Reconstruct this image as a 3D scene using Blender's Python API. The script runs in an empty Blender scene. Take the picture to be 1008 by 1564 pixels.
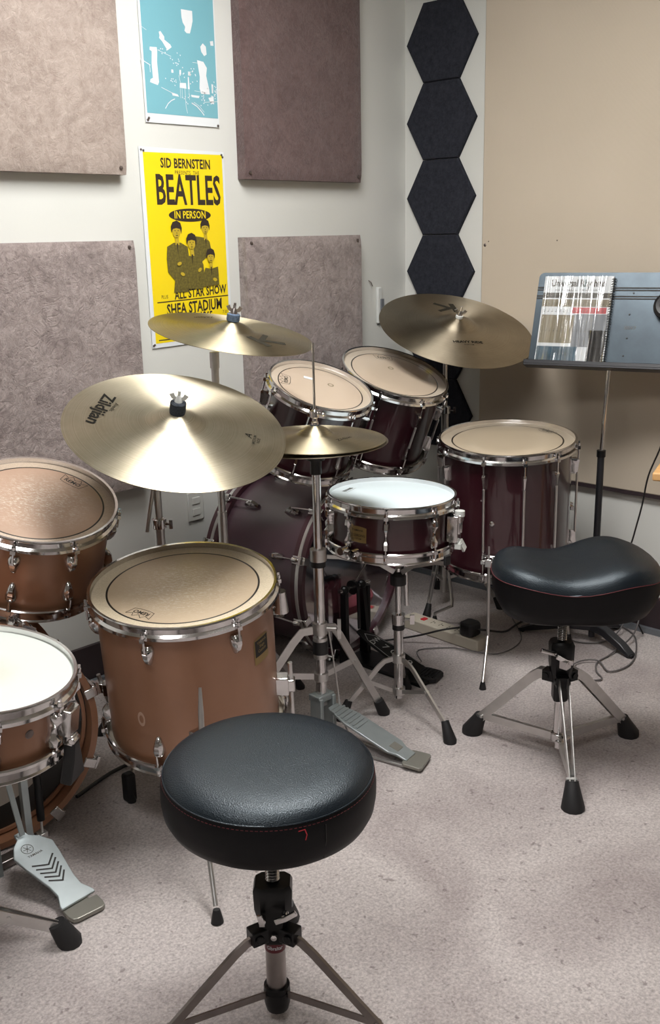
import bpy, math, random
from mathutils import Vector, Matrix
random.seed(7)
D = bpy.data; S = bpy.context.scene; COL = S.collection
PI = math.pi; rad = math.radians
V = Vector

# ------------------------------------------------------------------ camera
CAM_H = 1.25
FPX, PITCH, ROLL, YAW = 1552.0, rad(15.187), rad(-1.243), rad(45.62)
fwd = V((math.sin(YAW)*math.cos(PITCH), math.cos(YAW)*math.cos(PITCH), -math.sin(PITCH)))
rgt = V((math.cos(YAW), -math.sin(YAW), 0)); upv = rgt.cross(fwd)
R2 = rgt*math.cos(ROLL) + upv*math.sin(ROLL); U2 = -rgt*math.sin(ROLL) + upv*math.cos(ROLL)
cd = D.cameras.new('camera'); cam = D.objects.new('camera', cd); COL.objects.link(cam)
cam.matrix_world = Matrix(((R2.x, U2.x, -fwd.x, 0), (R2.y, U2.y, -fwd.y, 0), (R2.z, U2.z, -fwd.z, CAM_H), (0, 0, 0, 1)))
cd.sensor_fit = 'VERTICAL'; cd.sensor_height = 24.0; cd.lens = FPX/1564*24.0
cd.clip_start = .02
S.camera = cam
HOR = V((rgt.x, rgt.y, 0))            # horizontal direction pointing to picture right
AWAY = V((math.sin(YAW), math.cos(YAW), 0))

# ------------------------------------------------------------------ materials
def hexc(h):
    h = h.lstrip('#'); c = [int(h[i:i+2], 16)/255 for i in (0, 2, 4)]
    return tuple(((x/12.92) if x <= .04045 else ((x+.055)/1.055)**2.4) for x in c) + (1,)
class NT:
    def __init__(s, name):
        s.m = D.materials.new(name); s.m.use_nodes = True; s.t = s.m.node_tree; s.b = s.t.nodes['Principled BSDF']
        s.out = s.t.nodes['Material Output']
    def n(s, typ, **k):
        nd = s.t.nodes.new(typ)
        for a, v in k.items():
            if a.startswith('i_'):
                key = a[2:].replace('_', ' ')
                nd.inputs[key].default_value = v
            else: setattr(nd, a, v)
        return nd
    def l(s, a, b): s.t.links.new(a, b)
    def set(s, **k):
        for a, v in k.items(): s.b.inputs[a.replace('_', ' ')].default_value = v
    def coord(s, kind='Object'): return s.n('ShaderNodeTexCoord').outputs[kind]
    def noise(s, scale, detail=3, rough=.5, vec=None, dist=0):
        nd = s.n('ShaderNodeTexNoise'); nd.inputs['Scale'].default_value = scale; nd.inputs['Detail'].default_value = detail
        nd.inputs['Roughness'].default_value = rough; nd.inputs['Distortion'].default_value = dist
        s.l(vec if vec is not None else s.coord(), nd.inputs['Vector']); return nd.outputs['Fac']
    def ramp(s, fac, stops, interp='LINEAR'):
        r = s.n('ShaderNodeValToRGB'); r.color_ramp.interpolation = interp
        el = r.color_ramp.elements
        el[0].position, el[0].color = stops[0]; el[1].position, el[1].color = stops[1]
        for p, c in stops[2:]:
            e = el.new(p); e.color = c
        s.l(fac, r.inputs['Fac']); return r.outputs['Color']
    def mix(s, fac, a, b, mode='MIX'):
        m = s.n('ShaderNodeMix', data_type='RGBA', blend_type=mode)
        for sock, v in ((m.inputs['Factor'], fac), (m.inputs['A'], a), (m.inputs['B'], b)):
            pass
        fi = m.inputs[0]; ai = m.inputs[6]; bi = m.inputs[7]
        for sock, v in ((fi, fac), (ai, a), (bi, b)):
            if hasattr(v, 'links') or hasattr(v, 'is_linked'): s.l(v, sock)
            else: sock.default_value = v
        return m.outputs[2]
    def math(s, op, a, b=None, clamp=False):
        m = s.n('ShaderNodeMath', operation=op); m.use_clamp = clamp
        for i, v in enumerate((a, b)):
            if v is None: continue
            if hasattr(v, 'is_linked'): s.l(v, m.inputs[i])
            else: m.inputs[i].default_value = v
        return m.outputs[0]
    def bump(s, h, strength=.3, dist=.01, prev=None):
        b = s.n('ShaderNodeBump'); b.inputs['Strength'].default_value = strength; b.inputs['Distance'].default_value = dist
        s.l(h, b.inputs['Height']); s.l(b.outputs[0], s.b.inputs['Normal']); return b
    def radius(s, vec=None):
        x = s.n('ShaderNodeSeparateXYZ'); s.l(vec if vec is not None else s.coord(), x.inputs[0])
        return s.math('SQRT', s.math('ADD', s.math('MULTIPLY', x.outputs[0], x.outputs[0]), s.math('MULTIPLY', x.outputs[1], x.outputs[1])))

M = {}
def simple(name, col, rough=.5, metal=0, coat=0, spec=.5, bump=None, var=0, **k):
    t = NT(name); c = hexc(col) if isinstance(col, str) else col
    t.set(Base_Color=c, Roughness=rough, Metallic=metal, Coat_Weight=coat, Specular_IOR_Level=spec, **k)
    nz = t.noise(bump[0] if bump else 30, 3)
    if var:
        d = tuple(max(0, x*(1-var)) for x in c[:3]) + (1,); e = tuple(min(1, x*(1+var)) for x in c[:3]) + (1,)
        t.l(t.ramp(nz, [(.3, d), (.7, e)]), t.b.inputs['Base Color'])
    if bump: t.bump(nz, bump[1], bump[2])
    M[name] = t.m; return t
simple('chrome', '#d4d2d2', .13, 1, var=.06)
simple('brushed_chrome', '#cfcdcb', .36, 1, var=.06)
simple('dark_chrome', '#9a9390', .3, 1, var=.1)
simple('black_rubber', '#161517', .6, bump=(200, .2, .001))
simple('black_plastic', '#121214', .38, bump=(150, .1, .0005))
simple('black_metal', '#0e0e10', .35, .3, var=.1)
simple('black_felt', '#2c3138', .95, bump=(400, .6, .002), var=.4)
simple('blue_felt', '#4d5c70', .95, bump=(400, .6, .002), var=.35)
simple('white_paper', '#d3d7da', .5, coat=.2)
simple('ink_black', '#17130f', .6)
simple('ink_brown', '#2c2118', .6)
simple('ink_grey', '#4a463e', .6)
simple('cymbal_ink', '#2b2821', .8, spec=.1)
simple('cymbal_ink_dark', '#15130f', .8, spec=.1)
simple('ink_tan', '#7f7660', .6)
simple('ink_olive', '#5f5520', .6, var=.35, bump=(160, .0, .0001))
simple('ink_gold', '#b59c24', .6)
simple('poster_yellow', '#e6cb08', .38, coat=.3)
simple('poster_blue', '#6fa6b3', .45, coat=.25)
simple('poster_deep_blue', '#5f9dae', .45, coat=.25)
simple('gold_badge', '#a08858', .4, .7)
simple('white_plastic', '#c9cbc8', .45)
simple('scar_copper', '#b59480', .6)
simple('cream_plastic', '#b3ab9c', .5)
simple('red_plastic', '#b3202c', .4)
simple('red_label', '#5c1420', .4)
simple('red_thread', '#561c21', .6)
simple('grey_pedal', '#9da5a6', .33, .55, var=.05)
simple('light_pedal', '#a3acae', .34, .4, var=.04)
simple('dull_pedal', '#8a8880', .4, .5)
simple('cable_black', '#141214', .45)
simple('cable_grey', '#5a5656', .5)
simple('wood_light', '#d2a36c', .5, var=.12)
simple('wood_edge', '#e0b87e', .5, var=.08)
simple('skirting_brown', '#31272a', .5, var=.1)
simple('shoe_grey', '#6e7277', .5, .2)
simple('blue_cloth', '#47606f', .8, var=.5, bump=(12, .8, .02))
simple('pink_cloth', '#8a4650', .85, var=.3, bump=(12, .8, .02))
simple('wall_ceiling', '#bdbcb6', .9)
simple('wall_dim', '#8c877f', .8)
simple('steel_screw', '#7a706c', .35, .9)
simple('gloss_black_leg', '#26262a', .3, .2)
simple('cloth_black', '#0d0d10', .8)

# painted wall
t = NT('wall_paint'); t.set(Base_Color=hexc('#cfcec8'), Roughness=.6)
t.l(t.ramp(t.noise(1.3, 3), [(.3, hexc('#c6c7c2')), (.7, hexc('#cfcfcb'))]), t.b.inputs['Base Color'])
t.bump(t.noise(120, 3), .06, .002); M['wall_paint'] = t.m
# carpet
t = NT('carpet'); t.set(Roughness=1.0, Specular_IOR_Level=.1, Sheen_Weight=.3, Sheen_Roughness=.6)
big = t.ramp(t.noise(2.6, 4, .55, dist=.6), [(.32, hexc('#a49896')), (.6, hexc('#cbc2bf'))])
fine = t.ramp(t.noise(170, 5, .75), [(.3, (.45, .43, .43, 1)), (.72, (1.22, 1.22, 1.22, 1))])
c1 = t.mix(1.0, big, fine, 'MULTIPLY')
spk = t.ramp(t.noise(60, 2, .5), [(.27, (.35, .3, .3, 1)), (.33, (1, 1, 1, 1))])
c2 = t.mix(.7, c1, spk, 'MULTIPLY'); t.l(c2, t.b.inputs['Base Color'])
h = t.math('ADD', t.noise(230, 4, .8), t.math('MULTIPLY', t.noise(9, 3), 1.5))
t.bump(h, .55, .012); M['carpet'] = t.m
# velour panels
def velour(name, a, b, crease):
    t = NT(name); t.set(Roughness=.95, Specular_IOR_Level=.15, Sheen_Weight=.25, Sheen_Roughness=.5)
    n1 = t.noise(16, 8, .72, dist=1.2); n2 = t.noise(60, 5, .7, dist=.8)
    f = t.math('ADD', t.math('MULTIPLY', n1, .6), t.math('MULTIPLY', n2, .4))
    t.l(t.ramp(f, [(.36, hexc(a)), (.62, hexc(b))]), t.b.inputs['Base Color'])
    w = t.n('ShaderNodeTexVoronoi', feature='DISTANCE_TO_EDGE'); w.inputs['Scale'].default_value = 28
    wr = t.noise(9, 4, .6, dist=2)
    va = t.n('ShaderNodeVectorMath', operation='ADD'); t.l(t.coord(), va.inputs[0])
    vs = t.n('ShaderNodeVectorMath', operation='SCALE'); t.l(wr, vs.inputs[0]); vs.inputs['Scale'].default_value = .25
    t.l(vs.outputs[0], va.inputs[1]); t.l(va.outputs[0], w.inputs['Vector'])
    hh = t.math('ADD', t.math('MULTIPLY', t.math('MINIMUM', w.outputs['Distance'], .12), crease), t.math('MULTIPLY', n2, .6))
    t.bump(hh, .5, .012); M[name] = t.m
velour('velour_light', '#85776f', '#a5988f', .8)
velour('velour_grey', '#6e6260', '#a39793', 2.2)
velour('velour_brown', '#524140', '#6b5856', 1.4)
# woven tan panel
t = NT('tan_weave'); t.set(Roughness=.9, Specular_IOR_Level=.2)
w1 = t.n('ShaderNodeTexWave', wave_type='BANDS', bands_direction='Z'); w1.inputs['Scale'].default_value = 160; w1.inputs['Distortion'].default_value = 2
w2 = t.n('ShaderNodeTexWave', wave_type='BANDS', bands_direction='Y'); w2.inputs['Scale'].default_value = 160; w2.inputs['Distortion'].default_value = 2
for w in (w1, w2): t.l(t.coord(), w.inputs['Vector'])
wv = t.math('MULTIPLY', t.math('ADD', w1.outputs['Fac'], w2.outputs['Fac']), .5)
cc = t.mix(.35, t.ramp(t.noise(2, 3), [(.3, hexc('#b5a998')), (.7, hexc('#c0b4a3'))]), t.ramp(wv, [(.1, hexc('#9f9384')), (.9, hexc('#cdc1b0'))]))
t.l(cc, t.b.inputs['Base Color']); t.bump(wv, .25, .003); M['tan_weave'] = t.m
# hexagon felt
t = NT('hexagon_felt'); t.set(Roughness=.92, Specular_IOR_Level=.2)
t.l(t.ramp(t.noise(70, 5, .7), [(.3, hexc('#1e1f26')), (.7, hexc('#2e3038'))]), t.b.inputs['Base Color']); t.bump(t.noise(220, 3), .3, .002); M['hexagon_felt'] = t.m
# cymbal bronze (the radial anisotropy of lathe grooves)
def bronze(name, a, b, rough, R):
    t = NT(name); t.set(Metallic=1.0, Roughness=rough, Anisotropic=.9, Anisotropic_Rotation=.25)
    tg = t.n('ShaderNodeTangent', direction_type='RADIAL', axis='Z'); t.l(tg.outputs[0], t.b.inputs['Tangent'])
    r = t.radius()
    gr = t.n('ShaderNodeTexNoise', noise_dimensions='1D'); t.l(t.math('MULTIPLY', r, 420.0), gr.inputs['W']); gr.inputs['Scale'].default_value = 1.0; gr.inputs['Detail'].default_value = 2
    cl = t.noise(9, 6, .65)
    f = t.math('ADD', t.math('MULTIPLY', gr.outputs['Fac'], .35), t.math('MULTIPLY', cl, .65))
    t.l(t.ramp(f, [(.35, hexc(a)), (.65, hexc(b))]), t.b.inputs['Base Color'])
    t.l(t.math('ADD', t.math('MULTIPLY', cl, .18), rough-.09), t.b.inputs['Roughness'])
    t.bump(gr.outputs['Fac'], .10, .0008); M[name] = t.m
bronze('bronze_pale', '#aca38d', '#c4bba7', .42, .24)
bronze('bronze_warm', '#a49a80', '#beb399', .42, .2)
bronze('bronze_dark', '#8f8574', '#a69b88', .42, .25)
# drum lacquers
def lacquer(name, a, b, rough, coat, flake=0, coatr=.06):
    t = NT(name); t.set(Roughness=rough, Coat_Weight=coat, Coat_Roughness=coatr, Metallic=flake)
    t.l(t.ramp(t.noise(5, 4, .6), [(.3, hexc(a)), (.7, hexc(b))]), t.b.inputs['Base Color']); M[name] = t.m
lacquer('maroon_lacquer', '#2c0c14', '#341019', .35, 1.0)
lacquer('maroon_bass', '#46303a', '#513843', .42, .7, 0, .22)
lacquer('maroon_hoop', '#371720', '#431d27', .4, .6, 0, .15)
lacquer('copper_lacquer', '#93694f', '#a1765c', .34, .4, .25, .2)
lacquer('copper_hoop', '#8c6248', '#9b6f54', .38, .4, .2, .15)
# drum heads: film with a printed ring, local radius coordinates
def head(name, inner, outer, R, ring=None, worn=0, coat=.5, rough=.35, stain=None):
    t = NT(name); t.set(Roughness=rough, Coat_Weight=coat, Coat_Roughness=.12, Subsurface_Weight=.0)
    r = t.math('DIVIDE', t.radius(), R)
    ci = hexc(inner); co = hexc(outer); bl = hexc('#1b1712')
    if worn:
        mp = t.n('ShaderNodeMapping'); t.l(t.coord(), mp.inputs[0]); mp.inputs['Scale'].default_value = (1, 2.4, 1); mp.inputs['Rotation'].default_value = (0, 0, .5)
        nz = t.noise(130, 5, .75, vec=mp.outputs[0], dist=.5)
        mask = t.math('SUBTRACT', 1.0, t.math('MULTIPLY', r, 1.25), clamp=True)
        k = t.math('MULTIPLY', t.ramp(nz, [(.5, (0, 0, 0, 1)), (.64, (1, 1, 1, 1))]), t.math('MULTIPLY', mask, worn*1.6, clamp=True), clamp=True)
        base = t.ramp(t.noise(7, 3), [(.3, tuple(x*.9 for x in ci[:3])+(1,)), (.7, ci)])
        inn = t.mix(k, base, hexc('#cfc8ba'))
        on = t.ramp(t.noise(260, 3, .7), [(.35, tuple(x*.82 for x in co[:3])+(1,)), (.65, co)])
        t.bump(nz, .15, .002)
    else:
        inn = t.ramp(t.noise(6, 3), [(.3, tuple(x*.96 for x in ci[:3])+(1,)), (.7, ci)])
        on = co
    if stain:
        inn = t.mix(t.math('MULTIPLY', t.math('SUBTRACT', 1.0, t.math('MULTIPLY', r, 2.2), clamp=True), t.noise(30, 4)), inn, hexc(stain))
    if ring:
        g = t.n('ShaderNodeMath', operation='GREATER_THAN'); t.l(r, g.inputs[0]); g.inputs[1].default_value = ring
        c = t.mix(g.outputs[0], inn, on)
        d = t.math('ABSOLUTE', t.math('SUBTRACT', r, ring)); q = t.math('LESS_THAN', d, .011)
        c = t.mix(q, c, bl)
    else: c = inn
    t.l(c, t.b.inputs['Base Color']); M[name] = t.m
head('head_snare_blue', '#d3e0e4', '#d3e0e4', .165, None, 0, .15, .55)
head('head_snare_white', '#c6ccc6', '#c6ccc6', .165, None, 0, .1, .6, '#b9ac8c')
head('head_tom_pink', '#bdab98', '#b9ab9a', .148, .83, 0, .5, .3)
head('head_tom_pink_wide', '#b7a693', '#b6aa9a', .166, .83, 0, .5, .3)
head('head_floor_clear', '#b3a48e', '#b0a390', .195, .82, 0, .6, .28)
head('head_floor_worn', '#b3a087', '#c4b69d', .195, .82, .75, .1, .5)
head('head_tom_worn', '#a98d79', '#bba996', .170, .84, .8, .1, .5)
head('head_bass_white', '#a39a90', '#15120f', .215, .80, 0, .2, .5)
# clear head
t = NT('clear_film'); nt = t.t
tr = t.n('ShaderNodeBsdfTransparent'); tr.inputs[0].default_value = (.86, .84, .86, 1)
gl = t.n('ShaderNodeBsdfGlossy'); gl.inputs['Roughness'].default_value = .08; gl.inputs[0].default_value = (.9, .9, .95, 1)
lw = t.n('ShaderNodeLayerWeight'); lw.inputs[0].default_value = .25
mx = t.n('ShaderNodeMixShader'); t.l(t.math('ADD', t.math('MULTIPLY', lw.outputs['Fresnel'], .7), .08), mx.inputs[0]); t.l(tr.outputs[0], mx.inputs[1]); t.l(gl.outputs[0], mx.inputs[2])
t.l(mx.outputs[0], t.out.inputs[0]); M['clear_film'] = t.m
# vinyl
t = NT('vinyl_black'); t.set(Base_Color=hexc('#0d141b'), Roughness=.36, Coat_Weight=.05, Coat_Roughness=.3, Specular_IOR_Level=.55, Specular_Tint=(.80, .92, 1, 1))
v = t.n('ShaderNodeTexVoronoi'); v.inputs['Scale'].default_value = 520; t.l(t.coord(), v.inputs['Vector'])
t.bump(t.math('ADD', v.outputs['Distance'], t.noise(700, 2)), .28, .0016); M['vinyl_black'] = t.m
t = NT('vinyl_side'); t.set(Base_Color=hexc('#09080b'), Roughness=.5, Specular_IOR_Level=.22); t.bump(t.noise(500, 2), .15, .001); M['vinyl_side'] = t.m
# music desk metal
t = NT('desk_metal'); t.set(Metallic=.6, Roughness=.3)
t.l(t.ramp(t.noise(7, 6, .7), [(.3, hexc('#2b333a')), (.7, hexc('#3a444b'))]), t.b.inputs['Base Color'])
t.l(t.math('ADD', t.math('MULTIPLY', t.noise(18, 5, .7), .25), .2), t.b.inputs['Roughness']); M['desk_metal'] = t.m
# glossy crinkled plastic sleeve over the book cover
t = NT('crinkled_sleeve'); mp = t.n('ShaderNodeMapping'); t.l(t.coord(), mp.inputs[0]); mp.inputs['Scale'].default_value = (34, 1.6, 20)
nz = t.noise(1.0, 2, .5, vec=mp.outputs[0], dist=.5)
bm_ = t.n('ShaderNodeBump'); bm_.inputs['Strength'].default_value = .8; bm_.inputs['Distance'].default_value = .05; t.l(nz, bm_.inputs['Height'])
tr = t.n('ShaderNodeBsdfTransparent'); gl = t.n('ShaderNodeBsdfGlossy'); gl.inputs['Roughness'].default_value = .14
t.l(bm_.outputs[0], gl.inputs['Normal']); mx = t.n('ShaderNodeMixShader'); mx.inputs[0].default_value = .24
t.l(tr.outputs[0], mx.inputs[1]); t.l(gl.outputs[0], mx.inputs[2]); t.l(mx.outputs[0], t.out.inputs[0]); M['crinkled_sleeve'] = t.m
def emis(name, col, st):
    t = NT(name); t.set(Base_Color=col, Emission_Color=col, Emission_Strength=st, Roughness=.6); M[name] = t.m

# ------------------------------------------------------------------ mesh building
def frame(o, z, x=None):
    z = V(z).normalized(); x = V(x) if x is not None else (V((1, 0, 0)) if abs(z.x) < .9 else V((0, 1, 0)))
    x = (x - z*x.dot(z)).normalized(); y = z.cross(x)
    m = Matrix((x, y, z)).transposed().to_4x4(); m.translation = V(o); return m
class MB:
    def __init__(s): s.v = []; s.f = []
    def add(s, vs, fs, T=None):
        o = len(s.v)
        s.v += [(T @ V(p) if T is not None else V(p)) for p in vs]
        s.f += [tuple(i+o for i in f) for f in fs]; return s
    def box(s, c, sz, T=None, taper=1.0):
        x, y, z = (a/2 for a in sz); c = V(c); vs = []
        for k, (sx, sy, sz_) in enumerate([(-1,-1,-1),(1,-1,-1),(1,1,-1),(-1,1,-1),(-1,-1,1),(1,-1,1),(1,1,1),(-1,1,1)]):
            q = taper if sz_ > 0 else 1; vs.append(c+V((sx*x*q, sy*y*q, sz_*z)))
        return s.add(vs, [(3,2,1,0),(4,5,6,7),(0,1,5,4),(1,2,6,5),(2,3,7,6),(3,0,4,7)], T)
    def loft(s, rings, T=None, cap=True, close=False):
        n = len(rings[0]); vs = [p for r in rings for p in r]; fs = []
        m = len(rings)
        for i in range(m-1 if not close else m):
            j = (i+1) % m
            for k in range(n):
                l = (k+1) % n; fs.append((i*n+k, i*n+l, j*n+l, j*n+k))
        if cap and not close: fs.append(tuple(range(n-1, -1, -1))); fs.append(tuple((m-1)*n+k for k in range(n)))
        return s.add(vs, fs, T)
    def lathe(s, prof, n=48, T=None, cap=False, closed=False):
        rings = [[V((r*math.cos(a), r*math.sin(a), z)) for a in (2*PI*k/n for k in range(n))] for r, z in prof]
        if prof[0][0] < 1e-6 or prof[-1][0] < 1e-6:
            rings = [[p if abs(p.x)+abs(p.y) > 1e-9 else p+V((1e-5*math.cos(2*PI*k/n), 1e-5*math.sin(2*PI*k/n), 0)) for k, p in enumerate(r)] for r in rings]
        return s.loft(rings, T, cap, closed)
    def tube(s, pts, r, n=10, T=None, cap=True, flat=None):
        pts = [V(p) for p in pts]; rr = r if isinstance(r, (list, tuple)) else [r]*len(pts)
        rings = []; prev = None
        for i, p in enumerate(pts):
            d = (pts[min(i+1, len(pts)-1)] - pts[max(i-1, 0)]).normalized()
            if prev is None: x = d.orthogonal().normalized() if flat is None else (V(flat)-d*V(flat).dot(d)).normalized()
            else: x = (prev - d*prev.dot(d)).normalized()
            prev = x; y = d.cross(x)
            rings.append([p + (x*math.cos(2*PI*k/n) + y*math.sin(2*PI*k/n))*rr[i] for k in range(n)])
        return s.loft(rings, T, cap)
    def bar(s, pts, w, th, side, T=None, widths=None):
        """flat strip along pts: th across `side`, w in the third direction"""
        pts = [V(p) for p in pts]; rings = []
        for i, p in enumerate(pts):
            d = (pts[min(i+1, len(pts)-1)] - pts[max(i-1, 0)]).normalized()
            sd = (V(side) - d*V(side).dot(d)).normalized(); u = d.cross(sd); ww = (widths[i] if widths else w)
            rings.append([p+sd*a*th/2+u*b*ww/2 for a, b in ((-1,-1),(1,-1),(1,1),(-1,1))])
        return s.loft(rings, T)
    def prism(s, outline, z0, z1, T=None):
        n = len(outline)
        vs = [V((x, y, z0)) for x, y in outline] + [V((x, y, z1)) for x, y in outline]
        fs = [tuple(range(n-1, -1, -1)), tuple(range(n, 2*n))] + [(k, (k+1) % n, n+(k+1) % n, n+k) for k in range(n)]
        return s.add(vs, fs, T)
    def ball(s, c, r, T=None, n=14, m=8, sc=(1, 1, 1)):
        pr = [(r*math.sin(PI*i/m), -r*math.cos(PI*i/m)) for i in range(m+1)]
        A = Matrix.Translation(V(c)) @ Matrix.Diagonal((sc[0], sc[1], sc[2], 1))
        return s.lathe(pr, n, (T @ A) if T is not None else A)
    def build(s, name, mat, parent=None, T=None, smooth=True, bevel=0, ang=38):
        me = D.meshes.new(name); 
        off = V((0, 0, 0))
        if parent is not None:
            pw = parent_world(parent)
        else: pw = Matrix.Identity(4)
        inv = pw.inverted()
        if T is None:
            # keep origin at the geometry centre
            if s.v:
                mn = V([min(p[i] for p in s.v) for i in range(3)]); mxx = V([max(p[i] for p in s.v) for i in range(3)])
                off = (mn+mxx)/2
                if parent is None: off.z = mn.z
            T2 = Matrix.Translation(off); vs = [tuple(p-off) for p in s.v]
        else: T2 = T; vs = [tuple(p) for p in s.v]
        me.from_pydata(vs, [], s.f); me.update()
        o = D.objects.new(name, me); COL.objects.link(o); me.materials.append(M[mat] if isinstance(mat, str) else mat)
        WORLD[o.name] = T2
        if parent is not None: o.parent = parent; o.matrix_basis = inv @ T2
        else: o.matrix_basis = T2
        if smooth and len(me.polygons):
            me.shade_smooth(); me.set_sharp_from_angle(angle=rad(ang))
        if bevel:
            b = o.modifiers.new('bevel', 'BEVEL'); b.width = bevel; b.segments = 2; b.limit_method = 'ANGLE'
        return o
WORLD = {}
def parent_world(p): return WORLD[p.name]
def empty(name, loc, label, cat, group=None):
    o = D.objects.new(name, None); COL.objects.link(o); o.location = loc; o.empty_display_size = .05
    WORLD[o.name] = Matrix.Translation(V(loc)); tag(o, label, cat, group); return o
def tag(o, label=None, cat=None, group=None, kind=None):
    if label: o['label'] = label
    if cat: o['category'] = cat
    if group: o['group'] = group
    if kind: o['kind'] = kind
    return o
def lab(o, l): o['label'] = l; return o
_txt = {}
def text(mb, body, size, fn, sx=1.0, bold=0.0, shear=0.0, align='CENTER', spacing=1.0):
    """letters as mesh; fn maps (x, y) -> 3D point"""
    cu = D.curves.new('t', 'FONT'); cu.body = body; cu.size = size; cu.align_x = align; cu.align_y = 'CENTER'
    cu.offset = bold*size; cu.shear = shear; cu.resolution_u = 2; cu.space_character = spacing
    ob = D.objects.new('t', cu); COL.objects.link(ob)
    dg = bpy.context.evaluated_depsgraph_get(); me = D.meshes.new_from_object(ob.evaluated_get(dg))
    vs = [fn(v.co.x*sx, v.co.y) for v in me.vertices]; fs = [tuple(p.vertices) for p in me.polygons]
    mb.add(vs, fs); D.objects.remove(ob); D.curves.remove(cu); D.meshes.remove(me)
def polyline(mb, pts, w, fn):
    """flat line of width w through 2D pts"""
    for (x0, y0), (x1, y1) in zip(pts[:-1], pts[1:]):
        dx, dy = x1-x0, y1-y0; L = math.hypot(dx, dy) or 1; nx, ny = -dy/L*w/2, dx/L*w/2
        ex, ey = dx/L*w*.3, dy/L*w*.3
        mb.add([fn(x0+nx-ex, y0+ny-ey), fn(x0-nx-ex, y0-ny-ey), fn(x1-nx+ex, y1-ny+ey), fn(x1+nx+ex, y1+ny+ey)], [(0, 1, 2, 3)])
def poly2(mb, pts, fn): mb.add([fn(x, y) for x, y in pts], [tuple(range(len(pts)))])
def ell(cx, cy, rx, ry, n=20, a=0):
    return [(cx+rx*math.cos(t)*math.cos(a)-ry*math.sin(t)*math.sin(a), cy+rx*math.cos(t)*math.sin(a)+ry*math.sin(t)*math.cos(a)) for t in (2*PI*k/n for k in range(n))]

# ------------------------------------------------------------------ the room
WX, WY, CEIL = 2.90, 2.43, 2.28
X0, Y0 = -1.9, -2.2
def struct(name, mat, c, sz):
    o = MB().box(c, sz).build(name, mat, smooth=False); tag(o, kind='structure'); return o
struct('floor', 'carpet', ((X0+WX)/2, (Y0+WY)/2, -.03), (WX-X0+.2, WY-Y0+.2, .06))
struct('ceiling', 'wall_ceiling', ((X0+WX)/2, (Y0+WY)/2, CEIL+.03), (WX-X0+.2, WY-Y0+.2, .06))
struct('wall_left', 'wall_paint', ((X0+WX)/2, WY+.05, CEIL/2), (WX-X0+.2, .1, CEIL))
struct('wall_right', 'wall_paint', (WX+.05, (Y0+WY)/2, CEIL/2), (.1, WY-Y0, CEIL))
struct('wall_near', 'wall_dim', ((X0+WX)/2, Y0-.05, CEIL/2), (WX-X0+.2, .1, CEIL))
struct('wall_back', 'wall_dim', (X0-.05, (Y0+WY)/2, CEIL/2), (.1, WY-Y0, CEIL))
def skirting(name, c0, c1, ax):
    mb = MB(); L = c1-c0; c = (c0+c1)/2
    if ax == 'x': mb.box((c, WY-.006, .06), (L, .012, .12))
    else: mb.box((WX-.006, c, .06), (.012, L, .12))
    o = mb.build(name, 'skirting_brown', smooth=False); tag(o, kind='structure')
    m2 = MB()
    if ax == 'x': m2.box((c, WY-.02, .009), (L, .016, .018))
    else: m2.box((WX-.02, c, .009), (.016, L, .018))
    m2.build('shoe_strip', 'shoe_grey', o, smooth=False)
skirting('baseboard_left', X0, WX, 'x'); skirting('baseboard_right', Y0, WY-.03, 'y')

# ceiling lights
emis('tube_glow', (1.0, .97, .93, 1), 1.0)
def troffer(x, y, lx, ly, st, label):
    r = empty('ceiling_light', (x, y, CEIL), label, 'ceiling light', 'recessed ceiling lights')
    f = MB()
    for c, s_ in (((x-lx/2-.012, y, CEIL-.008), (.024, ly+.048, .016)), ((x+lx/2+.012, y, CEIL-.008), (.024, ly+.048, .016)), ((x, y-ly/2-.012, CEIL-.008), (lx, .024, .016)), ((x, y+ly/2+.012, CEIL-.008), (lx, .024, .016))): f.box(c, s_)
    f.build('frame', 'white_plastic', r, smooth=False)
    m = NT('diffuser_glow'); m.set(Base_Color=(.8, .8, .8, 1), Emission_Color=(1.0, .985, .96, 1), Emission_Strength=st)
    MB().box((x, y, CEIL-.004), (lx, ly, .008)).build('diffuser', m.m, r, smooth=False)
troffer(1.5, 1.35, .55, 1.15, 22, 'rectangular ceiling light nearest the drum kits')
troffer(.05, .75, .55, 1.1, 10, 'added foreground fill light, built as a rectangular ceiling panel above the camera side of the room')  # unseen panel, added as fill to brighten the foreground
troffer(-.9, -1.1, .55, 1.1, 6, 'rectangular ceiling light farthest from the drum kits')

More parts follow.
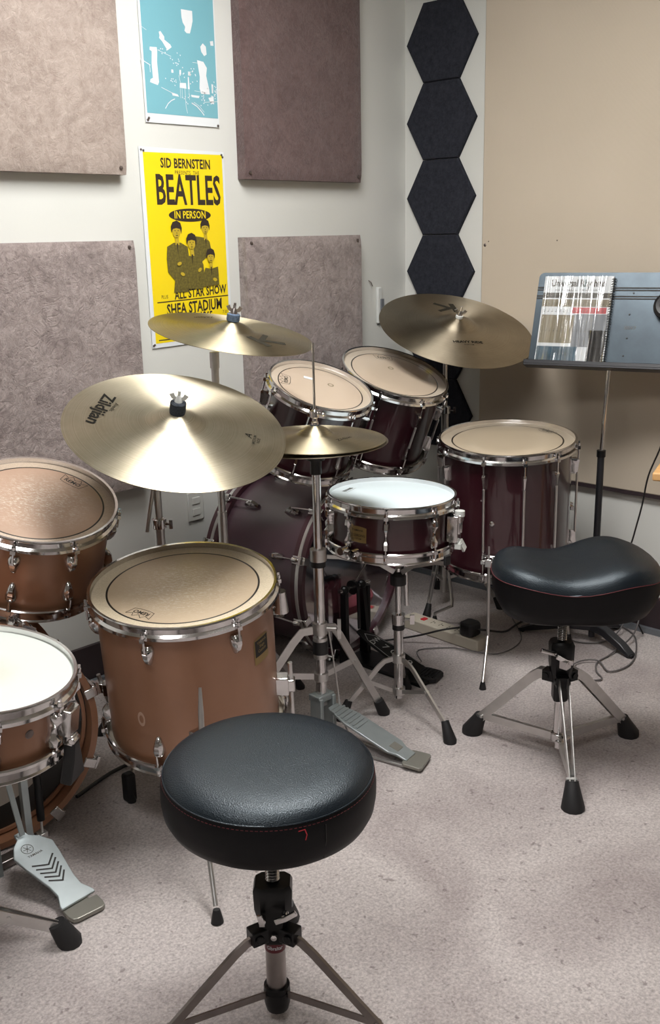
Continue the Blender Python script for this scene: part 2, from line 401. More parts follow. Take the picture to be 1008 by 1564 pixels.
# ------------------------------------------------------------------ wall panels
def soft_panel(name, x0, x1, z0, z1, mat, label, screws, depth=.04):
    r = empty(name, ((x0+x1)/2, WY, z0), label, 'acoustic panel', 'fabric covered sound panels on the left wall')
    nx = max(2, int((x1-x0)/.02)); nz = max(2, int((z1-z0)/.02)); vs = []; fs = []
    def bul(u, w):
        e = min(u, 1-u)*(x1-x0); g = min(w, 1-w)*(z1-z0)
        a = min(1, e/.012); b = min(1, g/.012)
        return depth-.005*(2-(a*(2-a))-(b*(2-b)))
    for j in range(nz+1):
        for i in range(nx+1):
            u = i/nx; w = j/nz
            d = bul(u, w) + .0015*math.sin(u*13+w*7)*math.sin(w*9) * (1 if 0 < i < nx and 0 < j < nz else 0)
            for sx, sz_ in screws:
                q = math.hypot(x0+u*(x1-x0)-sx, z0+w*(z1-z0)-sz_); d -= .006*math.exp(-(q/.016)**2)
            vs.append((x0+u*(x1-x0), WY-.001-d, z0+w*(z1-z0)))
    st = nx+1
    for j in range(nz):
        for i in range(nx): fs.append((j*st+i, j*st+i+1, (j+1)*st+i+1, (j+1)*st+i))
    o = len(vs); ed = [j for j in range(nx+1)] + [k*st+nx for k in range(1, nz+1)] + [nz*st+i for i in range(nx-1, -1, -1)] + [k*st for k in range(nz-1, 0, -1)]
    for k in ed: vs.append((vs[k][0], WY-.001, vs[k][2]))
    n = len(ed)
    for k in range(n): fs.append((ed[k], o+k, o+(k+1) % n, ed[(k+1) % n]))
    MB().add(vs, fs).build('fabric_board', mat, r, ang=50)
    for sx, sz_ in screws:
        m = MB(); m.lathe([(0, .004), (.004, .003), (.0055, 0), (.0055, -.004)], 12, frame((sx, WY-depth+.003, sz_), (0, -1, 0))); m.build('screw', 'steel_screw', r)
soft_panel('acoustic_panel', .9, 1.694, 1.421, 2.14, 'velour_light', 'pale grey-brown fabric sound panel on the wall left of the blue poster', [(1.675, 1.438)])
soft_panel('acoustic_panel', .9, 1.702, .56, 1.25, 'velour_grey', 'mottled grey fabric sound panel left of the yellow poster, behind the large tilted cymbal', [(1.683, 1.232)])
soft_panel('acoustic_panel', 2.118, 2.632, 1.420, 2.16, 'velour_brown', 'darker brown fabric sound panel right of the blue poster, near the corner', [(2.137, 1.438), (2.615, 1.438)])
soft_panel('acoustic_panel', 2.107, 2.626, .56, 1.252, 'velour_grey', 'mottled grey fabric sound panel right of the yellow poster, behind the maroon toms', [(2.130, 1.234), (2.607, 1.234)])

hl = ['topmost black hexagon tile of the column beside the room corner', 'second black hexagon tile from the top of the column', 'third black hexagon tile from the top of the column', 'fourth black hexagon tile from the top, its lower edge behind the ride cymbal', 'fifth black hexagon tile, hidden behind the ride cymbal edge', 'lowest black hexagon tile, behind the maroon tom and floor tom']
for i in range(6):
    zc = 1.868-.2485*i; hw = .1475; yc = 2.267
    pts = [(-hw, 0), (-hw*.51, -.1235), (hw*.51, -.1235), (hw, 0), (hw*.51, .1235), (-hw*.51, .1235)]
    T = frame((WX-.001, yc, zc), (-1, 0, 0), (0, 1, 0))
    m = MB(); n = 6
    ri = [[V((x*s_, y*s_, z)) for x, y in pts] for s_, z in ((1, 0), (1, .009), (.975, .013))]
    m.loft(ri, T); o = m.build('hexagon_tile', 'hexagon_felt', smooth=False); tag(o, hl[i], 'acoustic tile', 'black hexagon sound tiles')

r = empty('fabric_wall_panel', (WX, .7, .455), 'large beige woven fabric wall panel behind the music stand', 'wall panel')
m = MB(); m.box((WX-.011, .40, 1.30), (.022, 3.36, 1.69)); m.build('fabric_board', 'tan_weave', r, bevel=.004)
m = MB(); m.box((WX-.012, .40, .450), (.02, 3.36, .012)); lab(m.build('edge_strip', 'skirting_brown', r, smooth=False), 'dark strip along the lower edge')
for y, z, s_ in ((2.066, 1.21, 1), (2.052, 1.222, .4), (1.79, 1.222, .45)):
    MB().lathe([(0, .003), (.004*s_, .002), (.006*s_, 0), (.006*s_, -.004)], 12, frame((WX-.0215, y, z), (-1, 0, 0))).build('screw', 'steel_screw', r)

# wall fittings
r = empty('cable_cover', (2.762, WY, .96), 'narrow white plastic fitting on the wall, half behind the ride cymbal', 'wall fitting')
MB().box((2.748, WY-.006, 1.01), (.022, .012, .125)).build('cover', 'white_plastic', r, bevel=.003)
MB().box((2.756, WY-.014, .995), (.016, .006, .075)).build('inset', 'shoe_grey', r, bevel=.001)
r = empty('wall_outlet', (1.885, WY, .41), 'dull outlet plate low on the wall behind the maroon bass drum', 'outlet')
MB().box((1.885, WY-.003, .452), (.06, .006, .09)).build('plate', 'wall_paint', r, bevel=.002)
for dz in (-.018, .018): MB().box((1.885, WY-.007, .452+dz), (.03, .003, .022)).build('socket', 'wall_paint', r, bevel=.002)
m = MB(); m.tube([(2.700, WY, 1.098), (2.702, WY-.010, 1.092), (2.708, WY-.012, 1.078)], .0016, 6)
tag(m.build('bent_nail', 'steel_screw'), 'small bent nail in the wall between panel and room corner', 'nail')

# ------------------------------------------------------------------ posters
def wallmap(x0, z0, d, slant=0):
    return lambda x, y: V((x0+x+slant*y, WY-d, z0+y))
# yellow concert poster: 0.30 wide, 0.55 tall
PX, PZ, PW, PH = 1.762, .947, .303, .552
r = empty('concert_poster', (PX+PW/2, WY, PZ), 'yellow concert poster with dark lettering and four printed figures', 'poster', 'posters on the left wall')
m = MB(); m.prism([(0, 0), (PW, .006), (PW-.002, PH-.004), (-.003, PH)], 0, .0012, frame((PX, WY-.003, PZ), (0, -1, 0), (1, 0, 0)))
m.build('paper', 'white_paper', r, smooth=False)
w = wallmap(PX, PZ, .0046)
m = MB(); poly2(m, [(.013, .013), (PW-.010, .018), (PW-.010, PH-.012), (.010, PH-.014)], w); m.build('yellow_print', 'poster_yellow', r, smooth=False)
w = wallmap(PX+.006, PZ, .0050)
def cx_(u): return .012+u*(PW-.024)
m = MB()
text(m, 'SID BERNSTEIN', .036, lambda x, y: w(cx_(.50)+x, PH-.042+y), .72, .03, spacing=1.03)
text(m, 'PRESENTS  THE', .015, lambda x, y: w(cx_(.51)+x, PH-.066+y), .8, .004, spacing=1.1)
text(m, 'BEATLES', .114, lambda x, y: w(cx_(.52)+x, PH-.117+y), .55, .022, spacing=1.0)
poly2(m, ell(cx_(.52), PH-.182, .077, .0185, 32), w)
m.build('title_lettering', 'ink_brown', r, smooth=False); m = MB()
text(m, 'PLUS', .014, lambda x, y: w(cx_(.13)+x, .143+y), .8, .004)
text(m, 'ALL STAR SHOW', .035, lambda x, y: w(cx_(.61)+x, .150+y+x*.05), .72, .026, spacing=1.03)
poly2(m, [(cx_(.03), .127), (cx_(.985), .134), (cx_(.985), .137), (cx_(.03), .130)], w)
text(m, 'SHEA STADIUM', .044, lambda x, y: w(cx_(.52)+x, .108+y+x*.04), .68, .028, spacing=1.02)
text(m, 'AUG. 15, 1965', .036, lambda x, y: w(cx_(.48)+x, .079+y), .70, .026)
text(m, '7:30', .014, lambda x, y: w(cx_(.93)+x, .087+y), .8, .004)
poly2(m, [(cx_(.02), .020), (cx_(.90), .022), (cx_(.90), .025), (cx_(.02), .023)], w)
m.build('venue_lettering', 'ink_brown', r, smooth=False)
w2 = wallmap(PX+.006, PZ, .0054)
m = MB(); text(m, 'IN PERSON', .029, lambda x, y: w2(cx_(.52)+x, PH-.182+y), .78, .014, spacing=1.04); lab(m.build('oval_lettering', 'poster_yellow', r, smooth=False), 'yellow letters in the dark oval')
# four generic men in suits printed in olive ink
_fd = [0]
def figure(cx, cy, s_, lean, body):
    _fd[0] += 1; k_ = _fd[0]*.0009; w = wallmap(PX+.006, PZ, .0048+k_); w2 = wallmap(PX+.006, PZ, .0051+k_)
    a = MB(); poly2(a, [(cx+x*s_, cy+y*s_) for x, y in body], w); a.build('printed_suit', 'ink_olive', r, smooth=False)
    b = MB(); fx = cx+lean*s_*.1
    poly2(b, ell(fx, cy+.012*s_, .0135*s_, .0185*s_, 20), w2); poly2(b, [(fx-.006*s_, cy-.004*s_), (fx+.006*s_, cy-.004*s_), (fx+.008*s_, cy-.024*s_), (fx-.006*s_, cy-.024*s_)], w2)
    b.build('printed_face', 'ink_gold', r, smooth=False)
    w3 = wallmap(PX+.006, PZ, .0054+k_); c = MB()
    poly2(c, [(fx-.0175*s_, cy+.008*s_), (fx-.0185*s_, cy+.024*s_), (fx-.012*s_, cy+.036*s_), (fx+.002*s_, cy+.040*s_), (fx+.014*s_, cy+.034*s_), (fx+.0185*s_, cy+.02*s_), (fx+.0165*s_, cy+.006*s_), (fx+.012*s_, cy+.018*s_), (fx, cy+.0205*s_), (fx-.012*s_, cy+.018*s_)], w3)
    for ex in (-.005, .0055): poly2(c, ell(fx+ex*s_, cy+.0135*s_, .0022*s_, .0012*s_, 8), w3)
    poly2(c, [(fx-.001*s_, cy+.006*s_), (fx+.002*s_, cy+.006*s_), (fx+.0005*s_, cy+.011*s_)], w3)
    poly2(c, ell(fx+.0005*s_, cy+.001*s_, .0045*s_, .0012*s_, 10), w3)
    poly2(c, [(fx-.002*s_, cy-.020*s_), (fx+.003*s_, cy-.020*s_), (fx+.001*s_, cy-.05*s_)], w3)
    c.build('printed_hair', 'ink_brown', r, smooth=False)
figure(cx_(.70), .322, .94, .02, [(-.055, -.01), (-.02, -.014), (.006, -.018), (.018, -.03), (.022, -.05), (.004, -.075), (-.03, -.10), (-.058, -.07)])
figure(cx_(.325), .313, 1.06, 0, [(-.034, -.028), (-.012, -.018), (.012, -.018), (.036, -.03), (.040, -.075), (.034, -.125), (.030, -.150), (-.020, -.150), (-.014, -.118), (-.036, -.095), (-.038, -.06)])
figure(cx_(.51), .280, 1.02, 0, [(-.022, -.02), (.0, -.026), (.024, -.02), (.040, -.05), (.042, -.105), (.034, -.118), (-.052, -.114), (-.044, -.072), (-.03, -.055)])
figure(cx_(.755), .240, .90, 0, [(-.024, -.022), (0, -.026), (.03, -.02), (.032, -.078), (-.046, -.082), (-.05, -.052), (-.034, -.045)])
m = MB()
for x, y, a in ((.335, .235, .3), (.60, .215, .6), (.80, .185, -.3), (.37, .205, -.4)): poly2(m, ell(cx_(x), y, .008, .005, 12, a), wallmap(PX+.006, PZ, .0092))
m.build('printed_hands', 'ink_gold', r, smooth=False)
for x, z in ((.004, PH-.008), (.012, PH-.010), (PW-.012, PH-.012), (PW-.008, PH-.018), (.004, .008), (.008, .010)):
    MB().lathe([(0, .003), (.0028, .002), (.0032, 0)], 8, frame((PX+x, WY-.005, PZ+z), (0, -1, 0))).build('pin', 'steel_screw', r)
# blue poster of a person behind a drum kit
BX, BZ, BW, BH = 1.790, 1.563, .262, .42
r = empty('drummer_poster', (BX+BW/2, WY, BZ), 'pale blue and white poster of a person playing drums, above the yellow poster', 'poster', 'posters on the left wall')
m = MB(); m.prism([(0, 0), (BW, .0), (BW, BH), (-.004, BH)], 0, .0012, frame((BX, WY-.003, BZ), (0, -1, 0), (1, 0, 0))); m.build('paper', 'white_paper', r, smooth=False)
w = wallmap(BX, BZ, .0046); m = MB(); poly2(m, [(.006, .024), (BW-.004, .024), (BW-.004, BH-.006), (.004, BH-.006)], w); m.build('blue_print', 'poster_blue', r, smooth=False)
def bp(px, py): return ((px-130)/(795-130)*BW, .024 + (1060-py)/1060*.272)     # place in the printed picture
w = wallmap(BX, BZ, .0050); m = MB()
def P(*pts): poly2(m, [bp(*p) for p in pts], w)
P((490,-20),(492,60),(500,110),(520,150),(512,190),(530,212),(560,210),(575,150),(590,80),(590,-20))
m.build('printed_head', 'white_paper', r, smooth=False); m = MB()
P((285,240),(300,230),(330,280),(330,310),(380,350),(390,375),(352,412),(330,370),(310,330),(285,300),(290,275))
m.build('printed_hand', 'white_paper', r, smooth=False); m = MB()
P((672,290),(700,320),(704,400),(680,420),(655,380),(648,330))
m.build('printed_hand', 'white_paper', r, smooth=False); m = MB()
P((200,400),(260,395),(262,440),(255,540),(262,740),(250,772),(185,750),(190,720),(212,705),(208,560),(215,440),(198,430))
P((612,470),(670,480),(700,540),(690,620),(712,760),(716,812),(635,815),(622,760),(630,640))
P((445,725),(500,720),(502,778),(442,775)); P((520,655),(528,655),(532,780),(515,780)); P((375,598),(392,598),(394,630),(375,632)); P((448,592),(462,592),(460,640),(445,640)); P((524,598),(545,602),(545,640),(524,640))
P((365,830),(420,845),(432,868),(375,862)); P((540,835),(620,838),(612,862),(545,858)); P((735,700),(752,705),(748,800),(735,795)); P((700,850),(750,830),(752,912),(722,905))
P((740,260),(770,250),(772,300),(745,302))
def PL(wd, *pts): polyline(m, [bp(*p) for p in pts], wd, w)
PL(.0010, (95,180),(180,240)); PL(.0022, (115,530),(195,580)); PL(.0016, (122,540),(132,700)); PL(.0012, (265,420),(380,468)); PL(.0012, (440,650),(450,720)); PL(.0010, (446,780),(446,880)); PL(.0010, (462,780),(462,880)); PL(.0014, (488,780),(490,960),(500,1030)); PL(.0010, (524,780),(524,890)); PL(.0014, (280,790),(380,840)); PL(.0010, (570,500),(620,500)); PL(.0010, (575,790),(630,795)); PL(.0012, (660,900),(785,880))
PL(.0024, (305,1000),(330,950),(360,915),(392,895)); PL(.003, (545,920),(590,950),(630,1000),(652,1035)); PL(.0012, (565,910),(612,945),(655,1005)); PL(.0016, (190,580),(192,650))
rnd = random.Random(3)
for k in range(90):
    cx0, cy0 = rnd.choice([(420,540),(470,600),(560,600),(740,840),(400,700),(300,430),(660,880),(570,650),(500,860),(770,740)])
    x = cx0+rnd.gauss(0, 22); y = cy0+rnd.gauss(0, 40); P((x-4, y-6), (x+5, y-3), (x+3, y+8), (x-3, y+5))
m.build('drum_kit_print', 'white_paper', r, smooth=False)
m = MB(); w = wallmap(BX, BZ, .0048); P((400,160),(440,110),(490,100),(560,215),(640,240),(690,300),(640,460),(440,470),(380,400),(330,300)); m.build('shirt_print', 'poster_deep_blue' if False else 'poster_blue', r, smooth=False)
for x, z in ((.006, .006), (.010, .011), (BW-.006, .004)):
    MB().lathe([(0, .004), (.003, .003), (.0036, 0)], 8, frame((BX+x, WY-.0045, BZ+z), (0, -1, 0))).build('pin', 'steel_screw', r)

# ------------------------------------------------------------------ drums
def cyl_map(T, R, a0, z0):
    """flat (x, y) wrapped on a cylinder of radius R in frame T, centre angle a0, height z0"""
    return lambda x, y: T @ V((R*math.cos(a0+x/R), R*math.sin(a0+x/R), z0+y))
def hoop(root, T, R, z, mat='chrome', up=True, H=.030, name='hoop'):
    s_ = 1 if up else -1
    pr = [(R-.0065, 0), (R-.001, .0008), (R, -.0015), (R-.003, -.005), (R-.0035, -H*.55), (R-.001, -H*.62), (R+.002, -H*.7), (R+.0028, -H*.92), (R, -H), (R-.004, -H), (R-.0065, -H*.7), (R-.0062, -.006)]
    m = MB(); m.lathe([(a, z+s_*b) for a, b in pr], 72, None, closed=True); return m.build(name, mat, root, T)
def drum(name, label, c, n, R, depth, shell, headm, az, lug, badge=None, group=None, snare=False, base_z=0, feet=None, reso='head_reso'):
    T = frame(c, n, HOR)
    root = empty(name, (c[0], c[1], base_z), label, 'drum', group)
    m = MB(); rs = R-.014
    m.lathe([(rs-.004, -.014), (rs, -.016), (rs, -depth+.016), (rs-.004, -depth+.014)], 72)
    m.build('shell', shell, root, T)
    m = MB(); rh = R-.0062; m.lathe([(0, -.0105), (rh*.5, -.0105), (rh-.003, -.0105), (rh, -.0118), (rh+.001, -.016)], 72)
    hd = m.build('drum_head', headm, root, T)
    m = MB(); m.lathe([(0, -depth+.0105), (rh-.003, -depth+.0105), (rh, -depth+.0118)], 72); lab(m.build('drum_head', 'cream_plastic', root, T), 'resonant head underneath')
    hoop(root, T, R, 0); hoop(root, T, R, -depth, up=False)
    for k in az:
        a = rad(k); ca, sa = math.cos(a), math.sin(a)
        L = T @ Matrix.Rotation(a, 4, 'Z')       # local x points outwards
        def rod(z0, z1, rr=.0024):
            q = MB(); q.tube([(R+.004, 0, z0), (R+.004, 0, z1)], rr, 8); 
            s1 = 1 if z0 > z1 else -1
            q.box((R+.003, 0, z0-s1*.012), (.012, .011, .009)); q.tube([(R+.004, 0, z0+s1*.001), (R+.004, 0, z0-s1*.008)], .0045, 8); q.box((R+.004, 0, z0+s1*.004), (.0045, .0045, .008)); return q
        def lugbody(za, zb, kind):
            q = MB()
            if kind == 'teardrop':
                rings = []
                for f_, wd, dp in ((0, .009, .010), (.15, .0125, .017), (.4, .0125, .019), (.7, .009, .015), (.92, .0055, .008), (1, .003, .003)):
                    z = za+(zb-za)*f_
                    rings.append([V((R-.015+dp*x, wd*y, z)) for x, y in ((0, -1), (.55, -.95), (1, -.45), (1, .45), (.55, .95), (0, 1))])
                q.loft(rings)
            elif kind == 'small':
                rings = []
                for f_, wd, dp in ((0, .0075, .020), (.12, .0085, .024), (.35, .006, .022), (.75, .0045, .02), (1, .003, .018)):
                    z = za+(zb-za)*f_
                    rings.append([V((R-.016+dp*x, wd*y, z)) for x, y in ((0, -.8), (.6, -.8), (1, -.5), (1, .5), (.6, .8), (0, .8))])
                q.loft(rings)
            else:   # slim double ended lug
                rings = []
                for f_, wd, dp in ((0, .005, .012), (.08, .0078, .022), (.25, .0085, .024), (.38, .0045, .017), (.5, .0038, .015), (.62, .0045, .017), (.75, .0085, .024), (.92, .0078, .022), (1, .005, .012)):
                    z = za+(zb-za)*f_
                    rings.append([V((R-.015+dp*x, wd*y, z)) for x, y in ((0, -1), (.7, -1), (1, -.5), (1, .5), (.7, 1), (0, 1))])
                q.loft(rings)
            return q
        if lug == 'teardrop':
            l1 = lugbody(-.046, -.092, 'teardrop').build('lug', 'chrome', root, L); rod(-.014, -.055).build('tension_rod', 'chrome', l1, L)
            l2 = lugbody(-depth+.046, -depth+.092, 'teardrop').build('lug', 'chrome', root, L); rod(-depth+.014, -depth+.055).build('tension_rod', 'chrome', l2, L)
        elif lug == 'long':
            l1 = lugbody(-.058, -.105, 'small').build('lug', 'chrome', root, L); rod(-.014, -.07).build('tension_rod', 'chrome', l1, L)
            m = MB(); m.tube([(R+.002, 0, -.1), (R+.002, 0, -depth+.1)], .0036, 8); m.build('connecting_tube', 'brushed_chrome', l1, L)
            l2 = lugbody(-depth+.058, -depth+.105, 'small').build('lug', 'chrome', root, L); rod(-depth+.014, -depth+.07).build('tension_rod', 'chrome', l2, L)
        else:
            l1 = lugbody(-.030 if not snare else -.034, -depth+(.030 if not snare else .034), 'double').build('lug', 'chrome', root, L)
            rod(-.014, -.05).build('tension_rod', 'chrome', l1, L); rod(-depth+.014, -depth+.05).build('tension_rod', 'chrome', l1, L)
    return root, T, hd
def crown_logo(root, T, ang, rr, s_=1.0, body='REMO', mat='ink_grey', z=-.0100, out=True):
    """small printed maker's mark near the head's edge, its top pointing outwards"""
    a = rad(ang); ux, uy = math.cos(a), math.sin(a)
    if not out: ux, uy = -ux, -uy
    vx, vy = uy, -ux      # text direction
    cx0, cy0 = rr*math.cos(a), rr*math.sin(a)
    fn = lambda x, y: V((cx0+(vx*x+ux*y)*s_*1.2, cy0+(vy*x+uy*y)*s_*1.2, z))
    m = MB(); text(m, body, .017, fn, 1.0, .02)
    if body == 'REMO':
        polyline(m, [(-.028, -.010), (-.034, .016), (-.018, .009), (-.012, .020), (0, .010), (.012, .020), (.018, .009), (.034, .016), (.028, -.010), (.014, -.013), (-.014, -.013), (-.028, -.010)], .0014, fn)
    else: polyline(m, [(-.03, -.012), (.03, -.012)], .001, fn)
    m.build('maker_mark', mat, root, T, smooth=False)
def badge(root, T, R, ang, z, wd, ht, lines, mats=('gold_badge', 'ink_black'), dark=False):
    a = rad(ang); f0 = cyl_map(Matrix.Identity(4), R-.0132, a, z); f1 = cyl_map(Matrix.Identity(4), R-.0128, a, z)
    m = MB(); pts = []
    for i in range(9):
        u = -1+2*i/8; pts.append((u*wd/2, ht/2-.08*ht*(u*u)))
    for i in range(8): m.add([f0(pts[i][0], -ht/2), f0(pts[i+1][0], -ht/2), f0(*pts[i+1]), f0(*pts[i])], [(0, 1, 2, 3)])
    b = m.build('badge', mats[0], root, T)
    m = MB()
    if dark:
        for i in range(6):
            u0, u1 = -.45+.9*i/6, -.45+.9*(i+1)/6
            m.add([f1(u0*wd, -ht*.22), f1(u1*wd, -ht*.22), f1(u1*wd, ht*.40), f1(u0*wd, ht*.40)], [(0, 1, 2, 3)])
        m.build('badge_field', 'ink_black', b, T)
        f2 = cyl_map(Matrix.Identity(4), R-.0124, a, z); m = MB()
        for s_, y, sz in lines: text(m, s_, sz, lambda x, yy, y=y: f2(x, y+yy), .9, .01)
        m.build('badge_lettering', mats[0], b, T, smooth=False)
    else:
        for s_, y, sz in lines: text(m, s_, sz, lambda x, yy, y=y: f1(x, y+yy), .9, .01)
        m.build('badge_lettering', mats[1], b, T, smooth=False)

def rubber(mb_root, p, d, r0=.008, r1=.014, L=.03, name='rubber_foot'):
    m = MB(); d = V(d).normalized(); m.tube([V(p)-d*L, V(p)-d*L*.3, V(p)], [r0, r1*.9, r1], 10); return m.build(name, 'black_rubber', mb_root)

# ---- maroon kit -------------------------------------------------------------
# floor tom
c = (2.446, 1.664, .676); n = (-.072, -.042, .997)
ft, T, _ = drum('floor_tom', 'maroon floor tom with chrome rods beside the saddle-shaped stool', c, n, .200, .385, 'maroon_lacquer', 'head_floor_clear', [-160, -118, -86, -57, -15, 30, 75, 120, 165], 'long', group='floor toms')
crown_logo(ft, T, 30, .15, .75)
def bracket_leg(root, T, R, ang, ztop, zbr, foot, bend, r=.0048, bmat='chrome', knob=True, blk=True):
    a = rad(ang); L = T @ Matrix.Rotation(a, 4, 'Z'); out = R+.017
    leg = MB(); top = L @ V((out, 0, ztop)); mid = L @ V((out, 0, bend)); foot = V(foot)
    m1 = mid; m2 = foot+V((0, 0, .018)); k1 = m1.lerp(m2, .3)+V((0, 0, 0))
    if isinstance(bend, float): pts = [top, mid, m2]
    leg.tube([top-(top-mid)*.0, top.lerp(mid, .5), mid, mid.lerp(m2, .15), m2], [r*.55, r, r, r, r], 10)
    lg = leg.build('leg', 'brushed_chrome', root)
    rubber(lg, foot, V((0, 0, -1)), .006, .0105, .022)
    b = MB(); b.box((R-.006, 0, zbr), (.022, .034, .030)); b.box((out, 0, zbr), (.022, .020, .024)); 
    br = b.build('leg_bracket', bmat, root, L, bevel=.002)
    k = MB(); k.tube([(out, .010, zbr), (out, .034, zbr)], .004, 8); k.box((out, .034, zbr), (.007, .006, .024)); k.box((out, -.016, zbr), (.012, .014, .012)); k.build('wing_bolt', bmat, br, L, bevel=.001)
bracket_leg(ft, T, .20, -112, -.262, -.310, (2.190, 1.552, 0), -.54)
# rear left leg bends outwards above its foot
def bent_leg(root, T, R, ang, ztop, zbr, knee, foot, bmat='chrome'):
    L = T @ Matrix.Rotation(rad(ang), 4, 'Z'); out = R+.017; top = L @ V((out, 0, ztop)); k = V(knee); f = V(foot)
    m = MB(); m.tube([top, top.lerp(k, .5), k+V((0, 0, .02)), k, k.lerp(f+V((0, 0, .03)), .5), f+V((0, 0, .03)), f+V((0, 0, .012))], .0048, 10)
    lg = m.build('leg', 'brushed_chrome', root); rubber(lg, f, V((0, 0, -1)), .006, .0105, .022)
    b = MB(); b.box((R-.006, 0, zbr), (.022, .034, .030)); b.box((out, 0, zbr), (.022, .020, .024)); b.build('leg_bracket', bmat, root, L, bevel=.002)
kk = T @ Matrix.Rotation(rad(152), 4, 'Z') @ V((.217, 0, 0)); 
bent_leg(ft, T, .20, 152, -.2, -.25, (2.508, 1.905, .075), (2.51, 1.978, 0))
bracket_leg(ft, T, .20, 20, -.2, -.25, (2.66, 1.56, 0), -.52)
o = MB().lathe([(0, .003), (.006, .002), (.0075, 0)], 14, T @ frame((.187*math.cos(rad(-112)), .187*math.sin(rad(-112)), -.205), (math.cos(rad(-112)), math.sin(rad(-112)), 0))).build('vent_grommet', 'chrome', ft)

# rack toms
c = (2.031, 2.010, .847); n = (-.001, -.391, .92)
tm1, T, _ = drum('rack_tom', 'smaller maroon rack tom behind the hi-hat rod', c, n, .153, .245, 'maroon_lacquer', 'head_tom_pink', [-150, -100, -52, -5, 45, 120, 178], 'long', group='maroon rack toms', base_z=.56)
crown_logo(tm1, T, 180, .100, .8); 
m = MB(); m.box((-.035, .045, -.0098), (.03, .014, .0006)); lab(m.build('tape_patch', 'white_paper', tm1, T, smooth=False), 'pale tape patch on the head')
c = (2.388, 2.041, .844); n = (-.019, -.385, .923)
tm2, T, _ = drum('rack_tom', 'larger maroon rack tom below the ride cymbal', c, n, .171, .272, 'maroon_lacquer', 'head_tom_pink_wide', [-165, -108, -62, -20, 35, 90, 150], 'long', group='maroon rack toms', base_z=.55)
crown_logo(tm2, T, 105, .112, .8)
for rt, TT, x, y in ((tm1, frame((2.031, 2.010, .847), (-.001, -.391, .92), HOR), .03, .035), (tm2, T, -.01, .04)):
    m = MB(); m.lathe([(.0055, -.0101), (.0075, -.0098), (.0095, -.0101)], 18, Matrix.Translation((x, y, 0))); m.build('printed_dot', 'ink_tan', rt, TT)
# snare
SC = (1.955, 1.686, .602); SN = (.015, -.022, 1.0)
sn, T, _ = drum('snare_drum', 'maroon snare drum with pale blue-white head on a chrome stand', SC, SN, .170, .148, 'maroon_lacquer', 'head_snare_blue', [-168, -133, -98, -54, -14, 25, 60, 95, 130, 165], 'double', snare=True, base_z=.45)
crown_logo(sn, T, 152, .128, .75, 'EVANS', out=True)
badge(sn, T, .170, -126, -.078, .050, .042, [('YAMAHA', .010, .0085), ('RECORDING', -.003, .0085), ('CUSTOM', -.012, .006)])
L = T @ Matrix.Rotation(rad(-24), 4, 'Z')
m = MB(); m.box((.172, 0, -.078), (.030, .034, .070)); m.box((.186, 0, -.05), (.016, .026, .020)); m.tube([(.188, -.008, -.09), (.188, -.008, -.045)], .004, 8); m.tube([(.188, .008, -.09), (.188, .008, -.045)], .004, 8)
st = m.build('strainer', 'chrome', sn, L, bevel=.003)
m = MB(); m.tube([(.186, 0, -.044), (.186, 0, -.030)], .013, 14); m.build('strainer_knob', 'white_plastic', st, L)
m = MB(); m.box((.188, 0, -.122), (.016, .03, .014)); m.bar([(.19, 0, -.11), (.20, .01, -.135)], .02, .006, (1, 0, 0)); m.build('strainer_lever', 'white_plastic', st, L)
L = T @ Matrix.Rotation(rad(-128), 4, 'Z')
m = MB()
for y in (-.017, .017): m.tube([(.176, y, -.118), (.20, y, -.118)], .010, 12)
m.tube([(.19, -.03, -.118), (.19, .03, -.118)], .007, 10)
m.build('butt_plate', 'chrome', sn, L)

